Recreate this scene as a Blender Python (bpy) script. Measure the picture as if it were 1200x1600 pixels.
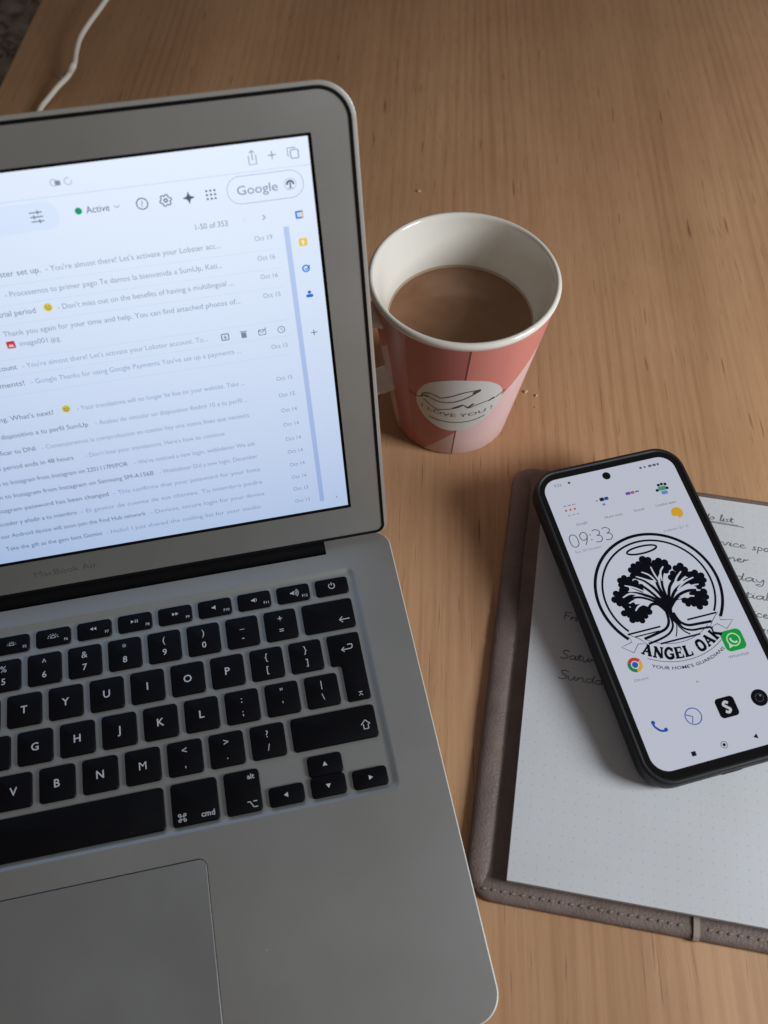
import bpy, math, random
from mathutils import Vector, Matrix
from mathutils.geometry import tessellate_polygon
random.seed(7)
for o in list(bpy.data.objects): bpy.data.objects.remove(o)
SC = bpy.context.scene
COL = SC.collection
S = 0.001                                   # everything below is written in millimetres
R = math.radians

# ------------------------------------------------------------------ camera
cam_d = bpy.data.cameras.new('camera'); cam = bpy.data.objects.new('camera', cam_d); COL.objects.link(cam)
cam_d.sensor_fit = 'VERTICAL'; cam_d.sensor_height = 36; cam_d.lens = 36*1400.39/1600
cam_d.clip_start = 0.01; cam_d.clip_end = 30
rx = Vector((0.97881948, -0.20465554, 0.00534143)); ry = -Vector((-0.16917401, -0.82326217, -0.54186674)); rz = -Vector((0.11529343, 0.52948609, -0.84044745))
cm = Matrix((rx, ry, rz)).transposed().to_4x4(); cm.translation = Vector((108.258, -244.511, 413.85))*S
cam.matrix_world = cm
cam_d.dof.use_dof = True; cam_d.dof.focus_distance = 0.45; cam_d.dof.aperture_fstop = 10
SC.camera = cam
SC.render.resolution_x = 768; SC.render.resolution_y = 1024

# ------------------------------------------------------------------ light: one window on the right, dim warm room
w = bpy.data.worlds.new('World'); SC.world = w; w.use_nodes = True
bg = w.node_tree.nodes['Background']; bg.inputs[0].default_value = (0.84, 0.73, 0.65, 1); bg.inputs[1].default_value = 0.145
ld = bpy.data.lights.new('window_light', 'AREA'); ld.shape = 'RECTANGLE'; ld.size = 0.33; ld.size_y = 0.36; ld.energy = 11.2; ld.color = (0.88, 0.94, 1.0)
lo = bpy.data.objects.new('window_light', ld); COL.objects.link(lo)
lo.location = (0.96, -0.46, 0.49)
lo.rotation_euler = (Vector((0.2, 0.0, 0.0)) - lo.location).to_track_quat('-Z', 'Y').to_euler()
SC.view_settings.view_transform = 'Standard'; SC.view_settings.look = 'None'; SC.view_settings.exposure = 0; SC.view_settings.gamma = 1

# ------------------------------------------------------------------ materials
def new_mat(name):
    m = bpy.data.materials.new(name); m.use_nodes = True
    return m, m.node_tree.nodes, m.node_tree.links, m.node_tree.nodes['Principled BSDF']
def mat(name, col, rough=0.5, metal=0.0, bump=None, spec=None, vary=None, rvary=None, coat=0, specks=None):
    m, N, L, b = new_mat(name)
    b.inputs['Base Color'].default_value = (*col, 1); b.inputs['Roughness'].default_value = rough; b.inputs['Metallic'].default_value = metal
    if spec is not None: b.inputs['Specular IOR Level'].default_value = spec
    if coat: b.inputs['Coat Weight'].default_value = coat; b.inputs['Coat Roughness'].default_value = 0.05
    tc = N.new('ShaderNodeTexCoord')
    if bump:
        n = N.new('ShaderNodeTexNoise'); n.inputs['Scale'].default_value = bump[0]; n.inputs['Detail'].default_value = 5
        bp = N.new('ShaderNodeBump'); bp.inputs['Strength'].default_value = bump[1]; bp.inputs['Distance'].default_value = bump[2]
        L.new(tc.outputs['Object'], n.inputs['Vector']); L.new(n.outputs['Fac'], bp.inputs['Height']); L.new(bp.outputs['Normal'], b.inputs['Normal'])
    if vary:
        n = N.new('ShaderNodeTexNoise'); n.inputs['Scale'].default_value = vary[0]; n.inputs['Detail'].default_value = 6; n.inputs['Roughness'].default_value = 0.65
        r = N.new('ShaderNodeValToRGB'); r.color_ramp.elements[0].position = 0.3; r.color_ramp.elements[1].position = 0.7
        r.color_ramp.elements[0].color = (*[c*(1-vary[1]) for c in col], 1); r.color_ramp.elements[1].color = (*[min(1, c*(1+vary[1])) for c in col], 1)
        L.new(tc.outputs['Object'], n.inputs['Vector']); L.new(n.outputs['Fac'], r.inputs['Fac']); L.new(r.outputs['Color'], b.inputs['Base Color'])
    if specks:                                        # sparse dust: scale, share of cells, radius, colour
        vo = N.new('ShaderNodeTexVoronoi'); vo.inputs['Scale'].default_value = specks[0]; L.new(tc.outputs['Object'], vo.inputs['Vector'])
        m1 = N.new('ShaderNodeMath'); m1.operation = 'LESS_THAN'; m1.inputs[1].default_value = specks[2]; L.new(vo.outputs['Distance'], m1.inputs[0])
        sp = N.new('ShaderNodeSeparateColor'); L.new(vo.outputs['Color'], sp.inputs[0])
        m2 = N.new('ShaderNodeMath'); m2.operation = 'LESS_THAN'; m2.inputs[1].default_value = specks[1]; L.new(sp.outputs[0], m2.inputs[0])
        m3 = N.new('ShaderNodeMath'); m3.operation = 'MULTIPLY'; L.new(m1.outputs[0], m3.inputs[0]); L.new(m2.outputs[0], m3.inputs[1])
        mx = N.new('ShaderNodeMix'); mx.data_type = 'RGBA'; L.new(m3.outputs[0], mx.inputs[0]); mx.inputs[7].default_value = (*specks[3], 1)
        if b.inputs['Base Color'].is_linked: L.new(b.inputs['Base Color'].links[0].from_socket, mx.inputs[6])
        else: mx.inputs[6].default_value = (*col, 1)
        L.new(mx.outputs[2], b.inputs['Base Color'])
    if rvary:
        n = N.new('ShaderNodeTexNoise'); n.inputs['Scale'].default_value = rvary[0]; n.inputs['Detail'].default_value = 6
        r = N.new('ShaderNodeMapRange'); r.inputs['From Min'].default_value = 0.3; r.inputs['From Max'].default_value = 0.7
        r.inputs['To Min'].default_value = rough-rvary[1]; r.inputs['To Max'].default_value = rough+rvary[1]
        L.new(tc.outputs['Object'], n.inputs['Vector']); L.new(n.outputs['Fac'], r.inputs['Value']); L.new(r.outputs['Result'], b.inputs['Roughness'])
    return m
def srgb(r, g, b):
    f = lambda c: (c/255/12.92 if c/255 <= 0.04045 else ((c/255+0.055)/1.055)**2.4)
    return (f(r), f(g), f(b))
def lcd(name, rgb, gain, lo=1.0):
    """a lit display pixel; lo < 1: the panel is dimmer when seen at a slant, as a TN panel is"""
    m, N, L, b = new_mat(name); c = srgb(*rgb)
    b.inputs['Base Color'].default_value = (0.003, 0.003, 0.004, 1); b.inputs['Roughness'].default_value = 0.2; b.inputs['Specular IOR Level'].default_value = 0.12
    b.inputs['Emission Color'].default_value = (*c, 1); b.inputs['Emission Strength'].default_value = gain
    if lo < 1:
        g = N.new('ShaderNodeNewGeometry'); d = N.new('ShaderNodeVectorMath'); d.operation = 'DOT_PRODUCT'
        L.new(g.outputs['Incoming'], d.inputs[0]); L.new(g.outputs['Normal'], d.inputs[1])
        r = N.new('ShaderNodeMapRange'); r.inputs['From Min'].default_value = 0.74; r.inputs['From Max'].default_value = 0.97
        r.inputs['To Min'].default_value = 0; r.inputs['To Max'].default_value = 1
        mx = N.new('ShaderNodeMix'); mx.data_type = 'RGBA'
        mx.inputs[6].default_value = (c[0]*0.44*lo, c[1]*0.53*lo, c[2]*0.69*lo, 1); mx.inputs[7].default_value = (*c, 1)
        L.new(d.outputs['Value'], r.inputs['Value']); L.new(r.outputs['Result'], mx.inputs[0]); L.new(mx.outputs[2], b.inputs['Emission Color'])
    return m
ALU = mat('aluminium', (0.415, 0.415, 0.398), 0.46, 0.8, bump=(2600, 0.12, 0.0002), rvary=(14, 0.04), vary=(22, 0.03), specks=(110, 0.10, 0.028, (0.85, 0.84, 0.8)))
ALU_EDGE = mat('aluminium_edge_highlight', (0.80, 0.77, 0.71), 0.5, 0.5)  # pale warm colour paints an even bright line along the deck edge
ALU_WELL = mat('aluminium_keyboard_well', (0.42, 0.43, 0.41), 0.48, 0.8, bump=(2600, 0.1, 0.0002))
PADM = mat('trackpad_glass', (0.35, 0.355, 0.35), 0.40, 0.7, rvary=(18, 0.09), specks=(110, 0.12, 0.028, (0.8, 0.8, 0.78)))
KEYM = mat('key_plastic', (0.004, 0.004, 0.0055), 0.45, 0, bump=(3000, 0.1, 0.0001), spec=0.1, rvary=(40, 0.12), specks=(260, 0.10, 0.05, (0.16, 0.16, 0.16)))
LEG = mat('key_legend', (0.50, 0.52, 0.55), 0.6)
RUB = mat('black_rubber', (0.004, 0.004, 0.005), 0.6, spec=0.15)
ALU_RIM = mat('aluminium_lid_shell', (0.55, 0.53, 0.495), 0.36, 0.7, bump=(2600, 0.1, 0.0002))
HINGE = mat('hinge_plastic', (0.003, 0.003, 0.0035), 0.7, spec=0.1)
GREYINK = mat('grey_print', (0.09, 0.09, 0.09), 0.6)

# ------------------------------------------------------------------ geometry helpers (mm)
def link(name, me, parent=None, mats=(), smooth=False):
    o = bpy.data.objects.new(name, me); COL.objects.link(o)
    for m in mats: me.materials.append(m)
    if smooth:
        for p in me.polygons: p.use_smooth = True
    if parent: o.parent = parent
    return o
def mesh(name, V, F, m, parent=None, smooth=False, angle=None):
    me = bpy.data.meshes.new(name); me.from_pydata([tuple(c*S for c in v) for v in V], [], F); me.update()
    o = link(name, me, parent, m if isinstance(m, (list, tuple)) else [m], smooth or angle)
    if angle: me.set_sharp_from_angle(angle=R(angle))
    return o
def empty(name, loc, rot=(0, 0, 0)):
    o = bpy.data.objects.new(name, None); o.empty_display_size = 0.02; COL.objects.link(o)
    o.location = Vector(loc)*S; o.rotation_euler = rot; return o
def tag(o, label, cat, group=None, kind=None):
    if label: o['label'] = label
    if cat: o['category'] = cat
    if group: o['group'] = group
    if kind: o['kind'] = kind
    return o
def rrect(x0, y0, x1, y1, r, n=8):
    if not isinstance(r, (tuple, list)): r = (r,)*4                      # BL BR TR TL
    P = []
    for (cx, cy, a0), q in zip(((x0, y0, 180), (x1, y0, 270), (x1, y1, 0), (x0, y1, 90)), r):
        sx = 1 if cx == x0 else -1; sy = 1 if cy == y0 else -1
        ox, oy = cx+sx*q, cy+sy*q
        for i in range(n+1):
            a = R(a0+90*i/n); P.append((ox+q*math.cos(a), oy+q*math.sin(a)))
    return P
def rr_in(box, r, d, n=8):
    x0, y0, x1, y1 = box
    rr = r if isinstance(r, (tuple, list)) else (r,)*4
    return rrect(x0+d, y0+d, x1-d, y1-d, tuple(max(q-d, 0.15) for q in rr), n)
def stack(levels, cap0=True, cap1=True):
    """levels: list of closed loops of 3-D points with equal counts, joined by quads"""
    V, F = [], []; n = len(levels[0])
    for l in levels: V += l
    for k in range(len(levels)-1):
        for i in range(n):
            j = (i+1) % n; F.append((k*n+i, k*n+j, (k+1)*n+j, (k+1)*n+i))
    if cap0: F.append(tuple(reversed(range(n))))
    if cap1: F.append(tuple((len(levels)-1)*n+i for i in range(n)))
    return V, F
def lv(P, z): return [(x, y, z) for x, y in P]
def fill(polys):
    vs = [[Vector((x, y, 0)) for x, y in p] for p in polys]
    T = tessellate_polygon(vs); V = [(v.x, v.y) for p in vs for v in p]
    F = []
    for t in T:
        a, b, c = (V[i] for i in t)
        A = (b[0]-a[0])*(c[1]-a[1])-(b[1]-a[1])*(c[0]-a[0])
        if abs(A) < 1e-9: continue
        F.append(tuple(t) if A > 0 else (t[0], t[2], t[1]))
    return V, F
def smooth_path(P, k=6, closed=False):
    n = len(P); out = []
    if n < 3: return list(P)
    rng = range(n if closed else n-1)
    for i in rng:
        g = (lambda j: P[j % n]) if closed else (lambda j: P[max(0, min(n-1, j))])
        p0, p1, p2, p3 = g(i-1), g(i), g(i+1), g(i+2)
        for t in range(k):
            t /= k
            out.append(tuple(0.5*((2*b)+(-a+c)*t+(2*a-5*b+4*c-d)*t*t+(-a+3*b-3*c+d)*t**3) for a, b, c, d in zip(p0, p1, p2, p3)))
    if not closed: out.append(tuple(P[-1]))
    return out
def ribbon(P, wd, closed=False, taper=False):
    n = len(P); V, F = [], []
    for i, p in enumerate(P):
        a = P[i-1] if (i or closed) else p; b = P[(i+1) % n] if (i < n-1 or closed) else p
        dx, dy = b[0]-a[0], b[1]-a[1]; l = math.hypot(dx, dy) or 1
        h = wd/2
        if taper: h *= 0.35+0.65*math.sin(math.pi*min(1, max(0, (i+0.6)/n)))**0.6
        V += [(p[0]+dy/l*h, p[1]-dx/l*h), (p[0]-dy/l*h, p[1]+dx/l*h)]
    for i in range(n if closed else n-1):
        j = (i+1) % n; F.append((2*i, 2*j, 2*j+1, 2*i+1))
    return V, F
def circ(x, y, r, n=32, a0=0, a1=360, ry=None):
    full = abs(a1-a0) >= 360
    return [(x+r*math.cos(R(a0+(a1-a0)*i/(n if full else n-1))), y+(ry or r)*math.sin(R(a0+(a1-a0)*i/(n if full else n-1)))) for i in range(n)]
_tc = {}
def text(s, size, x=0, y=0, align='L', fit=None, bold=0.0, shear=0.0, res=2):
    """flat outline of a string; fit=(x0,x1) stretches it to that span"""
    key = (s, bold, shear, res)
    if key not in _tc:
        c = bpy.data.curves.new('t', 'FONT'); c.body = s; c.size = 1; c.offset = bold; c.shear = shear; c.resolution_u = res
        o = bpy.data.objects.new('t', c); me = bpy.data.meshes.new_from_object(o)
        _tc[key] = ([(v.co.x, v.co.y) for v in me.vertices], [tuple(p.vertices) for p in me.polygons])
        bpy.data.objects.remove(o); bpy.data.curves.remove(c); bpy.data.meshes.remove(me)
    V, F = _tc[key]
    if not V: return [], []
    mn, mx = min(v[0] for v in V), max(v[0] for v in V)
    if fit: sx = (fit[1]-fit[0])/(mx-mn); return [(fit[0]+(a-mn)*sx, y+b*size) for a, b in V], F
    o_ = {'L': mn, 'C': (mn+mx)/2, 'R': mx}[align]
    return [(x+(a-o_)*size, y+b*size) for a, b in V], F
class Flat:
    """thin printed or displayed marks gathered into one mesh, several inks"""
    def __init__(s): s.V, s.F, s.M, s.mats = [], [], [], []
    def add(s, vf, m, z=0.0):
        V, F = vf
        if m not in s.mats: s.mats.append(m)
        k = len(s.V); s.V += [(x, y, z) for x, y in V]; s.F += [tuple(i+k for i in f) for f in F]; s.M += [s.mats.index(m)]*len(F)
        return s
    def build(s, name, parent, mp=None):
        V = [mp(*v) for v in s.V] if mp else s.V
        me = bpy.data.meshes.new(name); me.from_pydata([tuple(c*S for c in v) for v in V], [], s.F); me.update()
        o = link(name, me, parent, s.mats)
        for p, i in zip(me.polygons, s.M): p.material_index = i
        return o
def tube(P, r, m, name, parent=None, n=12, closed=False):
    """round cable along 3-D points"""
    V, F = [], []; N_ = len(P)
    up = Vector((0, 0, 1))
    for i, p in enumerate(P):
        d = Vector(P[min(i+1, N_-1)])-Vector(P[max(i-1, 0)]); d.normalize()
        s = d.cross(up).normalized(); u = s.cross(d)
        rr = r(i/(N_-1)) if callable(r) else r
        for k in range(n):
            a = 2*math.pi*k/n; V.append(tuple(Vector(p)+s*rr*math.cos(a)+u*rr*math.sin(a)))
    for i in range(N_-1):
        for k in range(n):
            j = (k+1) % n; F.append((i*n+k, i*n+j, (i+1)*n+j, (i+1)*n+k))
    F.append(tuple(range(n))); F.append(tuple(reversed([(N_-1)*n+k for k in range(n)])))
    return mesh(name, V, F, m, parent, smooth=True)
def put(o, x=0, y=0, z=0, rot=None):
    o.location = Vector((x, y, z))*S
    if rot: o.rotation_euler = rot
    return o

# ------------------------------------------------------------------ table, floor, cloth beyond the table
def wood():
    m, N, L, b = new_mat('table_wood_veneer')
    tc = N.new('ShaderNodeTexCoord')
    def noise(sx, sy, detail, rough=0.6, dist=0.0, scale=1.0):
        mp = N.new('ShaderNodeMapping'); mp.inputs['Scale'].default_value = (sx, sy, 1)
        n = N.new('ShaderNodeTexNoise'); n.inputs['Scale'].default_value = scale; n.inputs['Detail'].default_value = detail
        n.inputs['Roughness'].default_value = rough; n.inputs['Distortion'].default_value = dist
        L.new(tc.outputs['Object'], mp.inputs['Vector']); L.new(mp.outputs['Vector'], n.inputs['Vector']); return n
    def ramp(src, p0, c0, p1, c1):
        r = N.new('ShaderNodeValToRGB'); e = r.color_ramp.elements
        e[0].position = p0; e[0].color = (*c0, 1); e[1].position = p1; e[1].color = (*c1, 1)
        L.new(src, r.inputs['Fac']); return r
    def mix(a, bb, fac, mode='MULTIPLY'):
        x = N.new('ShaderNodeMix'); x.data_type = 'RGBA'; x.blend_type = mode
        if isinstance(fac, float): x.inputs[0].default_value = fac
        else: L.new(fac, x.inputs[0])
        L.new(a, x.inputs[6])
        if isinstance(bb, tuple): x.inputs[7].default_value = (*bb, 1)
        else: L.new(bb, x.inputs[7])
        return x.outputs[2]
    broad = noise(9, 0.9, 3, 0.5, 0.6)
    c = ramp(broad.outputs['Fac'], 0.3, (0.405, 0.224, 0.112), 0.72, (0.565, 0.328, 0.178)).outputs['Color']
    # growth rings: bands a few millimetres wide that wander slowly
    mp = N.new('ShaderNodeMapping'); mp.inputs['Scale'].default_value = (1, 0.045, 1)
    wv = N.new('ShaderNodeTexWave'); wv.bands_direction = 'X'; wv.inputs['Scale'].default_value = 42; wv.inputs['Distortion'].default_value = 7.5
    wv.inputs['Detail'].default_value = 3; wv.inputs['Detail Scale'].default_value = 0.7; wv.inputs['Detail Roughness'].default_value = 0.6
    L.new(tc.outputs['Object'], mp.inputs['Vector']); L.new(mp.outputs['Vector'], wv.inputs['Vector'])
    wn = noise(14, 1.6, 3, 0.55, 0.8)
    wmask = N.new('ShaderNodeMapRange'); wmask.inputs['From Min'].default_value = 0.42; wmask.inputs['From Max'].default_value = 0.72; wmask.inputs['To Min'].default_value = 0.04; wmask.inputs['To Max'].default_value = 0.55
    L.new(wn.outputs['Fac'], wmask.inputs['Value'])
    c = mix(c, ramp(wv.outputs['Fac'], 0.0, (0.74, 0.64, 0.56), 0.6, (1, 1, 1)).outputs['Color'], wmask.outputs['Result'])
    fine = noise(420, 12, 4, 0.7, 0.1)
    c = mix(c, ramp(fine.outputs['Fac'], 0.34, (0.72, 0.64, 0.58), 0.62, (1.06, 1.05, 1.04)).outputs['Color'], 0.38)
    pores = noise(900, 32, 2, 0.5)
    pr = ramp(pores.outputs['Fac'], 0.27, (0.36, 0.26, 0.2), 0.37, (1, 1, 1))
    c = mix(c, pr.outputs['Color'], 0.5)
    flecks = noise(300, 24, 1, 0.5)
    fr = ramp(flecks.outputs['Fac'], 0.23, (0.45, 0.34, 0.28), 0.29, (1, 1, 1))
    c = mix(c, fr.outputs['Color'], 0.7)
    smudge = noise(5, 5, 4, 0.6)
    c = mix(c, ramp(smudge.outputs['Fac'], 0.35, (0.86, 0.82, 0.79), 0.65, (1, 1, 1)).outputs['Color'], 0.8)
    L.new(c, b.inputs['Base Color'])
    rr = N.new('ShaderNodeMapRange'); rr.inputs['To Min'].default_value = 0.46; rr.inputs['To Max'].default_value = 0.62
    L.new(smudge.outputs['Fac'], rr.inputs['Value']); L.new(rr.outputs['Result'], b.inputs['Roughness'])
    b.inputs['Specular IOR Level'].default_value = 0.3
    bp = N.new('ShaderNodeBump'); bp.inputs['Strength'].default_value = 0.35; bp.inputs['Distance'].default_value = 0.0002
    L.new(pr.outputs['Color'], bp.inputs['Height']); L.new(bp.outputs['Normal'], b.inputs['Normal'])
    return m
WOOD = wood()
TB = (0, -980, 900, 480)
V, F = stack([lv(rr_in(TB, 6, 2.5), -26), lv(rr_in(TB, 6, 0.6), -24), lv(rr_in(TB, 6, 0), -22), lv(rr_in(TB, 6, 0), -1.6), lv(rr_in(TB, 6, 0.5), -0.5), lv(rr_in(TB, 6, 1.6), 0)])
table = empty('table', (-49.7, 472, 0), (0, 0, R(-14.6)))
mesh('tabletop', V, F, WOOD, table, angle=40)
for x, y in ((60, -920), (840, -920), (60, 420), (840, 420)):
    V, F = stack([lv(rrect(-20, -20, 20, 20, 4, 3), -740), lv(rrect(-28, -28, 28, 28, 5, 3), -26.5)])
    put(mesh('leg', V, F, WOOD, table, angle=40), x, y, 0)
tag(table, 'light brown wood veneer table with fine straight grain under everything', 'table')
FLOORM = mat('floor_covering', (0.07, 0.06, 0.052), 0.85, vary=(8, 0.3), bump=(60, 0.3, 0.002))
fl = mesh('floor', [(-3000, -3000, -741), (3000, -3000, -741), (3000, 3000, -741), (-3000, 3000, -741)], [(0, 1, 2, 3)], FLOORM); fl['kind'] = 'structure'
def cloth_mat():
    m, N, L, b = new_mat('mottled_cloth'); tc = N.new('ShaderNodeTexCoord')
    n = N.new('ShaderNodeTexNoise'); n.inputs['Scale'].default_value = 26; n.inputs['Detail'].default_value = 6; n.inputs['Distortion'].default_value = 1.6
    v = N.new('ShaderNodeTexVoronoi'); v.feature = 'DISTANCE_TO_EDGE'; v.inputs['Scale'].default_value = 17
    r1 = N.new('ShaderNodeValToRGB'); e = r1.color_ramp.elements; e[0].position = 0.35; e[0].color = (0.12, 0.098, 0.085, 1); e[1].position = 0.62; e[1].color = (0.42, 0.37, 0.33, 1)
    r2 = N.new('ShaderNodeValToRGB'); e = r2.color_ramp.elements; e[0].position = 0.0; e[0].color = (0.25, 0.2, 0.18, 1); e[1].position = 0.07; e[1].color = (1, 1, 1, 1)
    mx = N.new('ShaderNodeMix'); mx.data_type = 'RGBA'; mx.blend_type = 'MULTIPLY'; mx.inputs[0].default_value = 0.8
    ad = N.new('ShaderNodeMixRGB'); ad.blend_type = 'ADD'; ad.inputs[0].default_value = 0.06
    L.new(tc.outputs['Object'], n.inputs['Vector']); L.new(tc.outputs['Object'], ad.inputs[1]); L.new(n.outputs['Color'], ad.inputs[2]); L.new(ad.outputs[0], v.inputs['Vector'])
    L.new(n.outputs['Fac'], r1.inputs[0]); L.new(v.outputs['Distance'], r2.inputs[0]); L.new(r1.outputs[0], mx.inputs[6]); L.new(r2.outputs[0], mx.inputs[7]); L.new(mx.outputs[2], b.inputs['Base Color'])
    b.inputs['Roughness'].default_value = 0.95; return m
from mathutils import noise as nz
V, F = [], []; n = 90
for i in range(n+1):
    for j in range(n+1):
        x, y = i/n*520, j/n*620
        z = 26*nz.noise(Vector((x/90, y/70, 3.1)))+9*nz.noise(Vector((x/28, y/34, 1.7)))
        V.append((x-520, y-200, z))
for i in range(n):
    for j in range(n):
        a = i*(n+1)+j; F.append((a, a+n+1, a+n+2, a+1))
cl = mesh('rumpled_cloth', V, F, cloth_mat(), smooth=True); put(cl, -40, 500, -105, (0, 0, R(-14.6)))
mo = cl.modifiers.new('thickness', 'SOLIDIFY'); mo.thickness = 0.003
tag(cl, 'dark mottled grey brown cloth seen beyond the table edge', 'cloth')
# low bench the cloth lies on
V, F = stack([lv(rrect(-520, -190, -20, 410, 20), -741+105), lv(rrect(-520, -190, -20, 410, 20), -40), lv(rrect(-510, -180, -30, 400, 20), -32)])
bn = mesh('bench', V, F, FLOORM, angle=40); put(bn, -40, 500, -105, (0, 0, R(-14.6)))
tag(bn, 'dark bench under the mottled cloth beyond the table edge', 'bench')

# ------------------------------------------------------------------ laptop
lap = empty('laptop', (0, 0, 0), (R(2.018), 0, 0))
tag(lap, 'open silver aluminium laptop with black keys showing an email inbox', 'laptop')
def D(xr, yd, z=0): return (xr, yd-45, 13+z)          # deck coordinates -> laptop coordinates
HX, Y1, Y0 = 162.5, 42.8, -186.5
box = (-HX, Y0-45, HX, Y1-45); RD = (12, 12, 9, 9)
def zb(y): return 2.2+(y+2)/(-229.5)*7.0               # underside follows the table while the deck slopes
outer = rr_in(box, RD, 0)
def lev(d, f):                                         # f: 0 at the deck, 1 at the underside
    return [(x, y, 13-0.35-(13-0.35-zb(y))*f) for x, y in rr_in(box, RD, d, 24)]
levels = [lev(26, 1.0), lev(12, 0.94), lev(5, 0.76), lev(1.8, 0.5), lev(0.4, 0.22), lev(0, 0.06), lev(0, 0.0)]
V, F = stack(levels, True, False)
mesh('base_shell', V, F, ALU, lap, angle=50)
V, F = stack([lv(rr_in(box, RD, 0, 24), 12.65), lv(rr_in(box, RD, 0.05, 24), 12.8), lv(rr_in(box, RD, 0.18, 24), 12.95), lv(rr_in(box, RD, 0.42, 24), 13)], False, False)
mesh('edge_chamfer', V, F, ALU_EDGE, lap)
U = 19.05; X0 = -6.75*U
WB = (-141.3, -89.8-45, 141.3, 25.0-45); TPB = (-52.4, -178-45, 52.4, -101.6-45); HB = (-128.8, 34.2-45, 128.8, 44-45)
deck_out = rr_in(box, RD, 0.42, 24)
deck_out = [p for p in deck_out]
well = rr_in(WB, 4.4, 0); pad = rr_in(TPB, 3.5, -0.35)
# hinge slot opens to the rear edge: notch in the outline
ymax = max(p[1] for p in deck_out)
outl = []
for i, p in enumerate(deck_out):
    outl.append(p)
    q = deck_out[(i+1) % len(deck_out)]
    if abs(p[1]-ymax) < 1e-6 and abs(q[1]-ymax) < 1e-6 and p[0] > 100 and q[0] < -100:
        outl += [(128.8, ymax), (128.8, HB[1]), (-128.8, HB[1]), (-128.8, ymax)]
V, F = fill([outl, well, pad])
mesh('palm_rest', [(x, y, 13) for x, y in V], F, ALU, lap)
V, F = stack([lv(rr_in(WB, 4.4, d), z) for d, z in ((0, 13), (0.5, 12.9), (1.1, 12.65), (1.8, 12.25), (2.5, 11.9), (3.2, 11.7), (3.9, 11.65))], False, True)
mesh('keyboard_well', V, F, ALU_WELL, lap, angle=30)
V, F = stack([lv(pad, 13), lv(pad, 11.9)], False, True)
mesh('trackpad_recess', V, F, RUB, lap)
V, F = stack([lv(rr_in(TPB, 3.2, 0), 12.0), lv(rr_in(TPB, 3.2, 0), 12.72), lv(rr_in(TPB, 3.2, 0.25), 12.85)])
mesh('trackpad', V, F, PADM, lap)
# hinge trough and black clutch cover
V = [D(-128.8, 34.2, 0), D(128.8, 34.2, 0), D(128.8, 34.2, -7), D(-128.8, 34.2, -7), D(128.8, 42.6, -7), D(-128.8, 42.6, -7), D(128.8, 42.6, 0), D(-128.8, 42.6, 0)]
mesh('hinge_trough', V, [(0, 1, 2, 3), (3, 2, 4, 5), (1, 6, 4, 2), (0, 3, 5, 7)], HINGE, lap)
V, F = [], []; n = 20
for k, x in enumerate((-128.3, 128.3)):
    for i in range(n):
        a = 2*math.pi*i/n; V.append(D(x, 40.6+5.0*math.cos(a), -2.6+5.0*math.sin(a)))
for i in range(n): j = (i+1) % n; F.append((i, j, n+j, n+i))
F += [tuple(range(n)), tuple(reversed(range(n, 2*n)))]
mesh('hinge', V, F, HINGE, lap, angle=50)
for x in (-140, 140):
    for y in (-20, -205):
        V, F = stack([lv(circ(0, 0, 8, 20), 0), lv(circ(0, 0, 7, 20), -1.4)][::-1])
        put(mesh('foot', V, F, RUB, lap, angle=40), x, y, zb(y)+0.2)

# keys
def cap_mesh(w_, h_, r=1.7):
    b = (-w_/2, -h_/2, w_/2, h_/2)
    V, F = stack([lv(rr_in(b, r, -0.1, 4), -1.6), lv(rr_in(b, r, 0, 4), -0.42), lv(rr_in(b, r, 0.14, 4), -0.14), lv(rr_in(b, r, 0.42, 4), 0)])
    me = bpy.data.meshes.new('key'); me.from_pydata([tuple(c*S for c in v) for v in V], [], F); me.materials.append(KEYM); me.update()
    for p in me.polygons: p.use_smooth = True
    me.set_sharp_from_angle(angle=R(38))
    return me
_caps = {}
G = 3.15
def key(c0, c1, yc, h_, legend):
    """c0,c1: key columns spanned; legend(Flat,w,h) draws its marks"""
    w_ = round((c1-c0)*U-G, 2); xc = X0+((c0+c1)/2)*U
    k = (w_, h_)
    if k not in _caps: _caps[k] = cap_mesh(w_, h_)
    o = bpy.data.objects.new('key', _caps[k]); COL.objects.link(o); o.parent = lap
    o.location = Vector(D(xc, yc, 0))*S
    if legend:
        f = Flat(); legend(f, w_, h_); g = f.build('legend', o); g.location = (0, 0, 0.00004)
    return o
def L1(ch): return lambda f, w_, h_: f.add(text(ch, 5.2, 0, -1.8, 'C', bold=0 if ch in 'MW' else 0.012), LEG)
def L2(a, b_):
    return lambda f, w_, h_: (f.add(text(a, 4.7, 0, 1.7, 'C'), LEG), f.add(text(b_, 4.5, 0, -4.6, 'C', bold=0.01 if b_.isdigit() else 0), LEG))
RH = 15.75
P = 18.77
for i, (a, b_) in enumerate([('~', '`'), ('!', '1'), ('@', '2'), ('#', '3'), ('$', '4'), ('%', '5'), ('^', '6'), ('&', '7'), ('*', '8'), ('(', '9'), (')', '0'), ('_', '-'), ('+', '=')]):
    key(i-0.5, i+0.5, 0, RH, L2(a, b_))
def arrow_left(f, x, y, s, hook=0):
    f.add(ribbon([(x, y), (x+s, y)], 0.45), LEG); f.add(ribbon([(x+s*0.32, y+s*0.28), (x, y), (x+s*0.32, y-s*0.28)], 0.45), LEG)
    if hook: f.add(ribbon(smooth_path([(x+s, y), (x+s*1.25, y+0.5), (x+s*1.28, y+2.0), (x+s*1.1, y+2.3), (x+s*0.75, y+2.3)]), 0.45), LEG)
key(12.5, 14, 0, RH, lambda f, w_, h_: arrow_left(f, w_/2-7.8, -h_/2+4.6, 5.2))
key(-0.5, 1, -P, RH, lambda f, w_, h_: f.add(text('tab', 3.2, -w_/2+2, -5.5, 'L'), LEG))
for i, ch in enumerate('QWERTYUIOP'): key(1+i, 2+i, -P, RH, L1(ch))
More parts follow.
